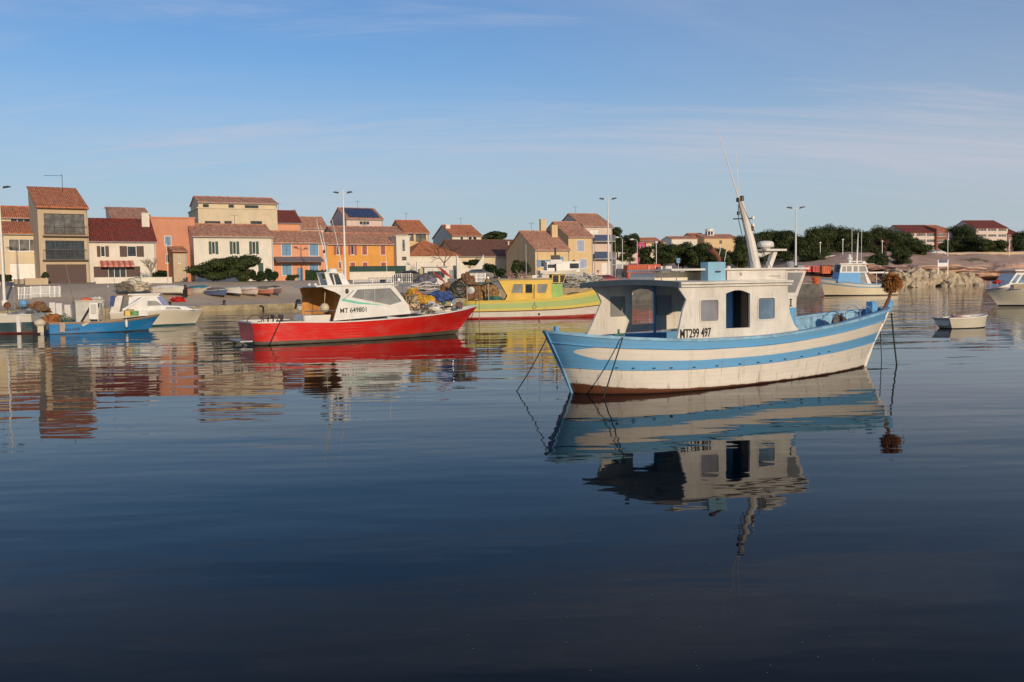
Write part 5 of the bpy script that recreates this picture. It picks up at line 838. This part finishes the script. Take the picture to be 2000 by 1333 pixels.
for px, py in ((247, 632),): q = V3(px, py, 1.0); g = MB(); g.lathe([(.02, -.24), (.07, -.18), (.08, 0), (.07, .16), (.02, .22)], q, n=10); g.tube([q + Vector((0, 0, .2)), q + Vector((0, .05, .42))], .01, 4); g.build('fender', WH, rt, True)
q = V3(122, 640, 1.02); MB().box(q.x - .13, q.x + .13, q.y - .04, q.y + .1, q.z - .25, q.z + .28).build('fender', M('tan_fender', (.45, .33, .24), .7), rt); q = V3(168, 632, 1.05); g = MB(); g.beam(q + Vector((-.2, 0, -.12)), q + Vector((.22, 0, .12)), .1, .12); g.build('fender', M('cream_fender', (.6, .5, .36), .6), rt)
g = MB(); rng = random.Random(6)
for i in range(9): q = V3(128 + i * 3.4, 644 - i * .3, 1.07); g.box(q.x - .03, q.x + .02, q.y - .01, q.y + .01, q.z - .07, q.z + .07 * rng.random())
g.build('lettering', M('blue_black', (.01, .05, .13), .6), rt)
m = MB(); m.blob((-.35, -.15, .62), (.30, .22, .22), 1, .05, 8); m.box(-.5, -.2, -.28, .0, .1, .5); m.beam((-.28, -.15, .2), (-.3, -.15, -.4), .12, .16); m.build('outboard_motor', M('cream_cowl', (.58, .50, .38), .4), rt, False); MB().box(-.1, .06, -.3, 0, .25, .6).build('motor_bracket', DARK, rt)
# ---- white cabin cruiser at left
a = onz(205, 640); b = onz(386, 631); o = Vector((a.x, a.y + 1.2, 0)); ang = 16; rt, fr = boat('cabin_cruiser', 'white cabin cruiser with blue trim behind the blue boat', 'boat', (o.x, o.y), ang); V3 = lambda px, py, p: Vector((fr.sz(px, py, p)[0], -p, fr.sz(px, py, p)[1])); k = fr.sz(397, 605, 0)[0]; z1 = fr.sz(215, 612, 1.1)[1]; z3 = fr.sz(395, 604, 0)[1]
HC = hullmat('cream_hull', [(-2, (.03, .10, .12)), (.09, (.62, .56, .44)), (.9, (.70, .66, .6))], grime=.15, wear=.1, plank=0)
CR = [(0, .03, 0, 1.05, 1.15, z1), (.4, .38 * k, .4 * k, 1.1, 1.25, z1 + .05), (.65, .6 * k, .66 * k, .8, 1.12, z1 + .16), (.85, .78 * k, .87 * k, .32, .68, z3 - .06), (.96, .87 * k, .97 * k, .07, .22, z3 - .01), (1, .9 * k, k, 0, 0, z3)]
hull(rt, CR, HC, deck=z1 - .08, rail=WH, railw=.2, railh=.05, inner=WH, deckm=WH, transom=True)
cc = fr.pts([(262, 605), (262, 580), (252, 577), (310, 577), (325, 597), (362, 599), (380, 606), (262, 612)], .85); hw = fr.pts([(288, 588), (305, 588), (318, 597), (288, 598)], .85); m = MB(); m.plate(cc, [hw], .85, 1.7); m.build('cabin', WH, rt); MB().plate(hw, [], .84, 1.6).build('pane', GLG, rt)
x0, zt_ = fr.sz(250, 577, .9); x1 = fr.sz(313, 577, .9)[0]; MB().box(x0, x1, -.95, .95, zt_, zt_ + .08).build('cabin_roof', WH, rt); q = fr.pts([(306, 580), (312, 580), (327, 597), (318, 597)], .87); MB().plate(q, [], .87, .02).build('blue_trim', M('blue_trim', (.16, .2, .45), .5), rt); q = fr.pts([(234, 607), (238, 605), (270, 583), (278, 580), (262, 592)], .9); MB().plate(q, [], .9, .02).build('blue_trim', M('blue_trim', (.16, .2, .45), .5), rt); g = MB(); g.beam(V3(240, 606, .89), V3(280, 582, .89), .05, .12); g.build('roof_strut', WH, rt)
q = fr.pts([(322, 604), (326, 601), (350, 601), (354, 604)], .86); MB().plate(q, [], .862, .02).build('pane', GL, rt); q = fr.pts([(248, 605), (252, 603), (277, 602), (277, 604)], 1.2); g = MB(); g.tube([V3(330, 600, .5), V3(340, 592, .5), V3(392, 600, .1)], .015, 5); g.build('bow_rail', STEEL, rt); m = MB(); m.plate(fr.pts([(215, 610), (222, 585), (230, 578), (240, 578), (233, 610)], .5), [], .5, 1.0); m.build('cockpit_seat', WHD, rt); m = MB(); m.plate(fr.pts([(214, 598), (216, 578), (226, 578), (222, 598)], .7), [], .7, .05); m.build('blue_panel', M('navy_cloth', (.05, .08, .22), .8), rt); m = MB(); m.plate(fr.pts([(250, 604), (252, 580), (264, 580), (262, 604)], .8), [], .8, .06); m.build('cabin_pillar', WH, rt)
# ---- dark hulled boat at far left edge
a = onz(58, 652); o = Vector((a.x, a.y + 1.1, 0)); rt, fr = boat('fishing_boat', 'white and dark green hulled boat cut by the left edge', 'boat', (o.x, o.y), 186); k = 6; hull(rt, [(0, 0, 0, 1.0, 1.1, 1.05), (.4, .4 * k, .4 * k, 1.1, 1.2, 1.05), (.75, .7 * k, .75 * k, .7, .95, 1.2), (1, .9 * k, k, 0, 0, 1.4)], hullmat('dark_green_hull', [(-2, (.1, .02, .015)), (.12, (.025, .06, .07)), (.62, (.62, .58, .5))], plank=0, grime=.2), deck=.6, rail=WHD, transom=True)
MB().blob((.8, .2, 1.05), (.8, .8, .25), 3, .4, 8).build('grey_tarp', M('grey_tarp', (.3, .31, .33), .7, .3), rt); g = MB(); tangle(g, (.6, .3, 1.2), (.8, .6, .3), 26, .018, random.Random(8)); g.build('rope_heap', ROPE, rt); MB().box(.55, .75, 1.08, 1.2, .1, 1.0).build('fender', WH, rt)
heap('net_pile', 'dark brown net heap on the quay left of the blue boat cabin', 'net', 70, 612, 58, (.85, .7, .45), (NETG, NETB), 21, 50, .025); o = at(45, 593, 56); m = MB(); m.blob((0, 0, 0), (.1, .1, .1), 1, .2, 6); r_ = tag(m.build('buoy', BLUE, None, loc=o), 'blue ball buoy above the left net heap', 'buoy'); r_.location = at(46, 594, 57); r_.scale = (2.4, 2.4, 2.4); o = at(14, 597, 56); m = MB(); m.lathe([(.03, -.08), (.2, -.06), (.22, 0), (.2, .06), (.03, .08)], (0, 0, 0), 'y', 14); m.tube([(0, 0, -.1), (0, .05, -1.0)], .02, 5); tag(m.build('hauler_drum', RUST, None, loc=o), 'rusty round hauler drum at the left edge', 'hauler')
for i, (px, py) in enumerate(((103, 604), (116, 606), (133, 610))): o = at(px, py + 4, 66 - i * 3); m = MB(); m.box(-.2, .2, -.05, .05, -.2, .62); tag(m.build('notice_panel', WH, None, loc=o), ('leftmost white notice panel on the quay fence', 'middle white notice panel on the quay fence', 'rightmost white notice panel beside the blue boat cabin')[i], 'notice')
# ---- white boat with blue stripe at the right quay
a = onz(1613, 579); rt, fr = boat('fishing_boat', 'white fishing boat with sky blue cabin front moored by the rocks', 'boat', (onz(1776, 577).x, a.y + 1.3), 179); V3 = lambda px, py, p: Vector((fr.sz(px, py, p)[0], -p, fr.sz(px, py, p)[1])); k = fr.sz(1602, 545, 0)[0]; np_ = -1.3; zb_ = fr.sz(1612, 543, 0)[1]; zm = fr.sz(1690, 556, np_)[1]; ze_ = fr.sz(1772, 556, np_)[1]
hull(rt, [(0, .1, 0, .7, .9, ze_), (.05, .6, .5, 1.2, 1.35, ze_), (.3, .3 * k, .3 * k, 1.5, 1.65, zm), (.55, .55 * k, .56 * k, 1.35, 1.6, zm + .15), (.8, .77 * k, .81 * k, .7, 1.15, zb_ - .35), (.94, .89 * k, .95 * k, .2, .45, zb_ - .08), (1, .94 * k, k, 0, 0, zb_)], hullmat('cream_striped_hull', [(-2, (.03, .03, .03)), (.07, (.78, .66, .45)), (.66, (.25, .38, .46)), (.76, (.76, .71, .6)), (.93, (.2, .4, .58))], grime=.3), deck=zm - .3, rail=BLUEW, railh=.06, inner=WHD, transom=True)
cq = fr.pts([(1636, 552), (1640, 533), (1681, 533), (1681, 556)], np_); MB().plate(cq, [], np_, 2.4).build('cabin_front', M('bright_blue_paint', (.10, .36, .68), .5), rt); cq = fr.pts([(1680, 556), (1680, 534), (1690, 534), (1697, 557)], np_); MB().plate(cq, [], np_ + .02, 2.2).build('cabin_door', GLG, rt); cq = fr.pts([(1688, 534), (1692, 534), (1703, 557), (1695, 557)], np_); MB().plate(cq, [], np_ - .04, .1).build('cabin_pillar', WH, rt)
wo = fr.pts([(1640, 533), (1643, 517), (1691, 518), (1697, 533)], np_ + .1); hs_ = [fr.pts(q, np_ + .1) for q in ([(1644, 531), (1646, 520), (1652, 520), (1652, 531)], [(1654, 531), (1654, 520), (1663, 520), (1663, 531)], [(1667, 531), (1667, 520), (1675, 520), (1675, 531)], [(1678, 531), (1678, 520), (1690, 520), (1693, 531)])]; MB().plate(wo, hs_, np_ + .1, .06).build('wheelhouse', WH, rt); MB().plate(wo, hs_, 1.2, .06).build('wheelhouse', WH, rt)
for q in hs_: MB().plate(q, [], np_ + .14, .02).build('pane', GLG, rt); MB().plate(q, [], 1.15, .02).build('pane', GLG, rt)
x0, z0_ = fr.sz(1640, 517, np_); x1 = fr.sz(1694, 517, np_)[0]; MB().box(min(x0, x1), max(x0, x1), -1.25, 1.35, z0_, z0_ + .12).build('wheelhouse_roof', WH, rt); q0, qz = fr.sz(1697, 533, np_); q1 = fr.sz(1735, 533, np_)[0]; MB().box(q1, q0, -1.2, 1.3, qz - .1, qz + .1).build('awning', WH, rt); MB().tube([V3(1712, 556, -1.2), V3(1712, 534, -1.2)], .04, 5).build('awning_pole', WH, rt); MB().tube([V3(1732, 556, -1.2), V3(1732, 534, -1.2)], .04, 5).build('awning_pole', WH, rt)
g = MB(); g.tube([V3(1673, 516, 0), V3(1675, 480, 0), V3(1676, 455, 0)], [.14, .09, .03], 6); g.tube([V3(1664, 517, 0), V3(1664, 448, 0)], .03, 5); g.tube([V3(1682, 517, 0), V3(1683, 450, 0)], .03, 5); g.beam(V3(1660, 511, 0), V3(1684, 511, 0), .1, .1); g.build('mast', WH, rt); g = MB(); g.lathe([(.2, -.5), (.25, 0), (.4, .05), (.4, .25), (.2, .35), (.15, .7)], V3(1659, 508, 0), n=12); g.build('radar_dome', WH, rt); MB().lathe([(.05, -.15), (.22, -.1), (.22, .12), (.05, .15)], V3(1687, 514, -.5), 'y', 12).build('searchlight', WH, rt)
# ---- motor cruiser at right edge
a = onz(1948, 598); rt, fr = boat('motor_cruiser', 'white motor cruiser cut by the right edge', 'boat', (a.x + 9.3, a.y - .6), 176); V3 = lambda px, py, p: Vector((fr.sz(px, py, p)[0], -p, fr.sz(px, py, p)[1])); zb_ = fr.sz(1925, 565, 0)[1]; k = fr.sz(1923, 565, 0)[0]
hull(rt, [(0, 0, 0, 1.4, 1.5, 1.15), (.5, .5 * k, .5 * k, 1.5, 1.7, 1.2), (.75, .7 * k, .76 * k, 1.0, 1.5, zb_ - .06), (.92, .84 * k, .93 * k, .3, .75, zb_), (1, .9 * k, k, 0, 0, zb_ + .02)], hullmat('ivory_hull', [(-2, (.03, .025, .03)), (.07, (.8, .73, .56)), (.9, (.8, .78, .72))], plank=0, grime=.1, wear=.05), deck=1.12, rail=WH, railw=.2, inner=WH, deckm=WH, transom=True)
cq = fr.pts([(1950, 562), (1970, 555), (1985, 533), (2060, 532), (2060, 562)], -1.2); ch = fr.pts([(1975, 553), (1987, 537), (1994, 537), (1983, 553)], -1.2); ch2 = fr.pts([(1988, 553), (1998, 537), (2030, 537), (2030, 553)], -1.2); m = MB(); m.plate(cq, [ch, ch2], -1.2, 2.4); m.build('cabin', WH, rt)
for q in (ch, ch2): MB().plate(q, [], -1.18, 2.3).build('pane', GLB, rt)
x1, z1_ = fr.sz(1982, 530, -1.2); MB().box(x1 - 4, x1, -1.3, 1.3, z1_, z1_ + .1).build('cabin_roof', WH, rt); MB().plate(fr.pts([(1980, 565), (1980, 555), (2030, 554), (2030, 565)], -1.45), [], -1.45, .05).build('side_cloth', M('sand_cloth', (.4, .33, .22), .9), rt)
g = MB(); 
for px in (1925, 1935, 1948, 1960): g.tube([V3(px, 563, -.4), V3(px, 549, -.4)], .015, 4)
g.tube([V3(1925, 549, -.4), V3(1962, 549, -.4)], .018, 4); g.build('bow_rail', STEEL, rt); MB().blob(V3(1947, 551, -.3), (.3, .2, .15), 3, .3, 6).build('red_cloth', RED, rt)
# ---- small rowing boat
a = onz(1860, 643); rt, fr = boat('rowing_boat', 'small weathered white rowing boat floating alone at right', 'boat', (a.x - .1, a.y + .5), 14); k = fr.sz(1926, 620, 0)[0]; z1 = .52
hull(rt, [(0, .05, -.2, .42, .55, z1 - .06), (.3, .3 * k, .28 * k, .55, .68, z1 - .06), (.6, .6 * k, .6 * k, .5, .64, z1 - .02), (.85, .84 * k, .86 * k, .25, .4, z1 + .02), (1, .96 * k, k, .04, .06, z1 + .05)], hullmat('dinghy_hull', [(-2, (.02, .03, .03)), (.08, (.66, .6, .48))], plank=.2, grime=.3), deck=.14, rail=WHD, railw=.07, railh=.035, inner=WHD, transom=True, n=24); MB().box(.5, .75, -.6, .6, .34, .37).build('thwart', WHD, rt); MB().box(1.2, 1.45, -.55, .55, .36, .39).build('thwart', WHD, rt); MB().blob((.55, -.1, .48), (.35, .3, .12), 3, .3, 6).build('pink_cloth', M('pink_cloth', (.55, .36, .3), .9), rt)
# ---- boats drawn up on the slipway, small boats at the quay
def dinghy(label, px, py, Y, deg, Ln, B, mats, up=False, cover=None, name='dinghy', tilt=0):
    o = at(px, py, Y); o.z = max(o.z, .12); rt = thing(name, label, 'boat', o, R(deg)); k = Ln
    hm = hullmat('hull_' + mats[0], [(-2, mats[1]), (.8, mats[2])], plank=0, grime=.25, wear=.25) if 'hull_' + mats[0] not in MATS else MATS['hull_' + mats[0]]
    hull(rt, [(0, .04, 0, B * .36, B * .45, .45), (.4, .4 * k, .4 * k, B * .4, B * .5, .45), (.75, .72 * k, .75 * k, B * .22, B * .36, .5), (1, .93 * k, k, 0, 0, .58)], hm, deck=.16, depth=.12, rail=WHD, railw=.06, railh=.03, inner=GREY, transom=True, n=16)
    if cover: m = MB(); m.blob((k * .42, 0, .5), (k * .5, B * .52, .3), int(px), .12, 8, 2, flat=-.1); m.build('cover', cover, rt)
    rt.rotation_euler = (math.pi if up else 0, R(tilt), R(deg))
    if up: rt.location.z += .5
    return rt
tb = M('teal_cover', (.04, .2, .26), .7); rd = M('red_brown_cover', (.28, .07, .055), .8); gb = M('grey_brown_cover', (.18, .15, .14), .8); navy = M('navy_cover', (.07, .11, .2), .8)
dinghy('red brown covered dinghy leftmost on the slipway', 342, 576, 100, -35, 3.0, 1.5, ('rb', (.5, .3, .22), (.35, .1, .07)), cover=rd); dinghy('teal covered white dinghy on the slipway', 372, 572, 102, -32, 3.4, 1.5, ('teal', (.62, .56, .46), (.55, .5, .42)), cover=tb); dinghy('navy dinghy with grey brown cover on the slipway', 408, 576, 101, -38, 3.4, 1.7, ('navy', (.08, .12, .24), (.1, .14, .26)), cover=gb); dinghy('upturned white dinghy on the slipway', 440, 572, 102, -40, 3.2, 1.6, ('wht', (.66, .6, .5), (.66, .6, .5)), True); dinghy('white and red dinghy resting beside upturned one', 472, 574, 103, -36, 3.0, 1.4, ('wr', (.6, .52, .45), (.5, .12, .08)), cover=WHD); dinghy('grey covered dinghy with red rim on the slipway', 502, 573, 104, -36, 3.0, 1.4, ('gr', (.5, .18, .12), (.5, .44, .38)), cover=gb); dinghy('small dark covered dinghy rightmost on the slipway', 525, 572, 105, -38, 2.4, 1.3, ('dk', (.18, .13, .12), (.3, .25, .22)), cover=M('dark_cover', (.09, .07, .08), .8))
r_ = dinghy('white dinghy with dark outboard tied at quay behind red stern', 586, 606, 76, -4, 2.6, 1.3, ('wb', (.7, .66, .6), (.2, .24, .34)), cover=navy); m = MB(); m.beam((-.25, 0, .75), (-.4, 0, .1), .12, .16); m.blob((-.1, 0, .78), (.22, .14, .14), 2, .1, 6); m.build('outboard_motor', BLACK, r_)
r_ = dinghy('white motor dinghy on trailer beside white garden wall', 300, 572, 98, -12, 4.0, 1.7, ('wt', (.7, .66, .58), (.7, .66, .58)), cover=WHD); m = MB(); m.box(3.6, 3.9, -.2, .2, -.5, .3); m.blob((3.8, 0, .5), (.2, .2, .3), 1, .1, 6); m.build('outboard_motor', BLACK, r_)
heap('net_pile', 'pale tarpaulin covered heap before the white garden wall', 'heap', 262, 568, 96, (1.6, 1.0, .75), (M('pale_tarp', (.6, .52, .38), .8, .25, 3), ROPE), 31, 20, .03); heap('net_pile', 'grey net heap left of the pale tarpaulin', 'heap', 243, 568, 95, (.9, .8, .6), (NETG, ROPE), 32, 24, .03); heap('net_pile', 'red rope tangle on the quay above the cruiser bow', 'net', 347, 590, 86, (.55, .4, .35), (RED, RED), 33, 18, .03)
rt = thing('pilot_boat', 'white cabin boat standing ashore before the sand cottage', 'boat', at(1052, 548, 118), R(10)); kk = 118 / F; hull(rt, [(0, .05, 0, 1.1, 1.2, 1.2), (.4, 2.6, 2.6, 1.2, 1.35, 1.2), (.75, 4.6, 4.9, .7, 1.1, 1.35), (1, 6, 6.6, 0, 0, 1.6)], HC, deck=1.0, rail=WH, inner=WH, transom=True); MB().box(.9, 5.2, -1.05, 1.05, 1.0, 2.3).build('cabin', WH, rt); MB().box(3.9, 5.1, -1.075, 1.075, 1.45, 2.1).build('pane', GL, rt); MB().box(1.0, 2.1, -1.07, 1.07, 1.55, 2.0).build('pane', GL, rt); MB().box(.7, 5.4, -1.15, 1.15, 2.3, 2.38).build('cabin_roof', WH, rt)
for x in (1.5, 4.2): 
    for y in (-.8, .8): MB().beam((x, y, -1.2), (x, y, .1), .12, .12).build('cradle_leg', RUST, rt)
# ---- containers, sacks, cars, quay clutter
def container(label, px0, px1, yt, yb, Y, a, mat, dmat=None):
    o = at(px0, yb, Y); fr = Fr(o, a); W = fr.sz(px1, yb)[0]; h = fr.sz((px0 + px1) / 2, yt)[1] - o.z; rt = thing('container', label, 'container', o, R(a)); m = MB(); n = int(W / .28); v = []
    for i in range(n * 4 + 1): x = W * i / (n * 4); d = (0, .05, .05, 0)[i % 4]; v += [(x, d, .1), (x, d, h - .1)]
    m.add(v, [(i * 2, i * 2 + 2, i * 2 + 3, i * 2 + 1) for i in range(n * 4)]); m.box(.0, W, .06, 2.4, .05, h - .06); m.build('wall', mat, rt)
    f = MB(); f.box(-.02, W + .02, -.03, .06, h - .1, h); f.box(-.02, W + .02, -.03, .06, 0, .1)
    for x in (0, W - .1): f.box(x, x + .1, -.035, .06, .1, h - .1)
    f.build('frame', mat, rt)
    if dmat:
        for i in (0, 1): x = W * (.62 + .19 * i); q = MB(); q.box(x, x + W * .18, -.06, -.036, .12, h - .14); d = q.build('door', dmat, rt); g = MB(); g.box(x + .1, x + .14, -.09, -.061, .15, h - .18); g.build('locking_bar', GALV, d)
    return rt
container('orange red shipping container on the quay', 1226, 1290, 517, 545, 132, 8, M('container_orange', (.50, .10, .04), .6, .15, 1.5, .4), M('container_red', (.58, .09, .05), .6)); container('white storage container beside the orange one', 1291, 1312, 520, 545, 131, 8, WHD, WHD); container('orange container behind the moored boat bow', 1606, 1622, 520, 535, 128, 4, ORG); container('red slatted bin on the quay end', 1562, 1600, 520, 532, 122, 4, RED)
o = at(1594, 558, 113); m = MB(); m.lathe([(.3, 0), (.55, .9), (.6, 1.0), (.5, 1.02)], n=12); tag(m.build('bucket', ORG, None, loc=o), 'orange tub on the quay end left of the moored boat', 'tub')
for i, (px, lb) in enumerate(((1317, 'grey wrapped sack pallet left of the white sacks'), (1334, 'first white bulk sack on the quay'), (1352, 'second white bulk sack on the quay'), (1366, 'rightmost white bulk sack beside the blue engine box'))):
    o = at(px, 551, 121); r_ = thing('bulk_sack', lb, 'sack', o); m = MB(); m.blob((0, 0, .75), (.62, .6, .85), i, .05, 8); v = []
    m = MB(); m.lathe([(.5, -.3), (.66, .2), (.68, .8), (.62, 1.45), (.3, 1.6)], n=8); m.build('bag', (GREY if i == 0 else WH), r_)
    for s_ in (-.4, .4): q = MB(); q.tube([(s_, -.45, 1.4), (s_ * .9, -.4, 1.75), (s_ * .6, -.3, 1.45)], .025, 4); q.build('strap', ROPE, r_)
def car(label, px, py, Y, deg, mat):
    o = at(px, py, Y); rt = thing('parked_car', label, 'car', o, R(deg)); m = MB(); prof = [(-2, .35), (-2.05, .75), (-1.9, .95), (-1.35, 1.02), (-.7, 1.45), (.6, 1.48), (1.45, 1.05), (2.0, .92), (2.1, .6), (2.05, .35)]
    m.poly(prof, [], lambda x, z: (x, -.82 + (.18 if z > 1.1 else 0), z), lambda x, z: (x, .82 - (.18 if z > 1.1 else 0), z)); b = m.build('body', mat, rt); g = MB()
    for sg in (-1, 1): g.add([(-1.2, sg * .815, 1.02), (1.25, sg * .815, 1.04), (.5, sg * .665, 1.42), (-.65, sg * .665, 1.4)], [(0, 1, 2, 3)])
    g.build('window', GL, rt); g = MB(); g.add([(1.42, -.7, 1.08), (1.42, .7, 1.08), (.64, .6, 1.485), (.64, -.6, 1.485)], [(0, 1, 2, 3)]); g.build('windscreen', GL, rt)
    for x in (-1.3, 1.3):
        for y in (-.78, .78): w_ = MB().lathe([(.12, -.1), (.31, -.1), (.33, 0), (.31, .1), (.12, .1)], (x, y, .32), 'y', 14).build('wheel', BLACK, rt); MB().lathe([(.02, -.105), (.18, -.105), (.18, .105), (.02, .105)], (x, y, .32), 'y', 10).build('rim', GALV, w_)
    for y in (-.6, .6): MB().box(2.02, 2.09, y - .14, y + .14, .68, .8).build('headlight', WH, rt)
car('black car parked below the green screen', 798, 551, 119, 12, M('black_car_paint', (.02, .02, .022), .25, 0, 1, 0)); car('dark grey car parked before the curved wall', 932, 548, 122, 14, M('grey_car_paint', (.08, .085, .09), .25, 0, 1, 0)); car('dark red car roof on the quay beyond the shelter', 1178, 562, 108, 8, M('red_car_paint', (.2, .02, .03), .3, 0, 1, 0)); car('pale car under the pines on the hill', 1830, 500, 240, 5, M('white_car_paint', (.5, .5, .5), .3, 0, 1, 0))
heap('net_pile', 'brown net coil hung on the quay above the red bow', 'net', 874, 574, 76, (.6, .5, .6), (M('tan_net', (.30, .17, .07), .9, .5, 6, .4, bmp=.03), NETB), 41, 30, .04); heap('net_pile', 'grey and white gear heap on the quay behind the red boat', 'heap', 835, 568, 84, (1.5, .8, .5), (NETG, WH), 42, 40, .035); heap('net_pile', 'tall grey net stack on the quay behind the red boat', 'heap', 832, 558, 90, (.9, .8, .8), (M('blue_grey_net', (.18, .18, .24), .9, .4, 5), NETG), 43, 30, .03)
o = at(852, 560, 96); r_ = thing('kiosk', 'small white stall hut on the quay behind the red boat', 'hut', o, R(12)); MB().box(-1.2, 1.2, 0, 1.6, -.5, 2.0).build('wall', WHD, r_); MB().box(-1.35, 1.35, -.15, 1.7, 2.001, 2.1).build('roof', GREY, r_); MB().box(-.9, .9, -.02, .0, .9, 1.6).build('window', GL, r_)
rngq = random.Random(12)
for i, (px, lb) in enumerate(((1125, 'white jumble of pots and masts on the quay right of the yellow wheelhouse'), (1150, 'grey gear heap on the quay left of the shelter roof'), (1108, 'pale gear heap behind the green companionway'))):
    heap('net_pile', lb, 'heap', px, 560, 92 + i * 3, (1.3, .8, .9), (NETG, WH), 50 + i, 40, .03)
r_ = dinghy('white and dark covered motorboat moored behind the yellow bow', 1112, 590, 72, -6, 5.0, 1.9, ('wm', (.68, .64, .58), (.68, .64, .58)), cover=M('dark_cover', (.09, .07, .08), .8))
for px, lb in ((444, 'black iron bollard on the slipway quay edge'), (560, 'black iron bollard on the quay edge behind the red stern'), (380, 'black iron bollard on the quay edge right of the cruiser bow')):
    q = onz(px, 603, .2); q.y = shore(q.x) + .25; q.z = ground(q.x, q.y) + .06; tag(MB().lathe([(.2, 0), (.13, .1), (.12, .35), (.2, .42), (.17, .5), (.04, .52)], n=12).build('bollard', DARK, None, True, q), lb, 'bollard', 'bollards along the quay edge')
for px, lb in ((415, 'black tyre fender hung left on the slipway quay wall'), (500, 'black tyre fender hung right on the slipway quay wall')):
    q = onz(px, 604, .1); q.y = shore(q.x) - .25; q.z = .12; m = MB(); ring(m, (0, 0, 0), .26, .09, 'y', 18); tag(m.build('tyre_fender', BLACK, None, True, q), lb, 'tyre', 'tyre fenders on the quay wall')
# thin masts standing among the left moorings
for px, yt, yb, Y, lb in ((30, 560, 640, 56, 'thin bare pole rising from the dark green hull'), (226, 548, 612, 62, 'thin white pole on the cruiser stern'), (214, 560, 625, 60, 'thin grey pole left of the cruiser stern seat')):
    o = at(px, yb, Y); h = (yb - yt) * Y / F; m = MB(); m.tube([(0, 0, -.4), (.03, 0, h)], [.03, .015], 5); m.lathe([(.05, h - .05), (.05, h + .05), (.01, h + .08)], n=8); tag(m.build('pole', GALV, None, loc=o), lb, 'pole')
# floating specks on the near water
rng = random.Random(1); m = MB()
for _ in range(45):
    px, py = rng.uniform(900, 1750) if rng.random() < .8 else rng.uniform(50, 1950), rng.uniform(1000, 1320); p = onz(px, py, .003); r1 = rng.uniform(.0025, .005); m.lathe([(r1, 0), (r1 * .6, .003)], p, n=6)
struct(m.build('floating_specks', M('foam_speck', (.10, .11, .13), .6, 0, 1, 0)), 'stuff'); bpy.data.objects['floating_specks']['label'] = 'tiny pale specks of scum floating on the near water'
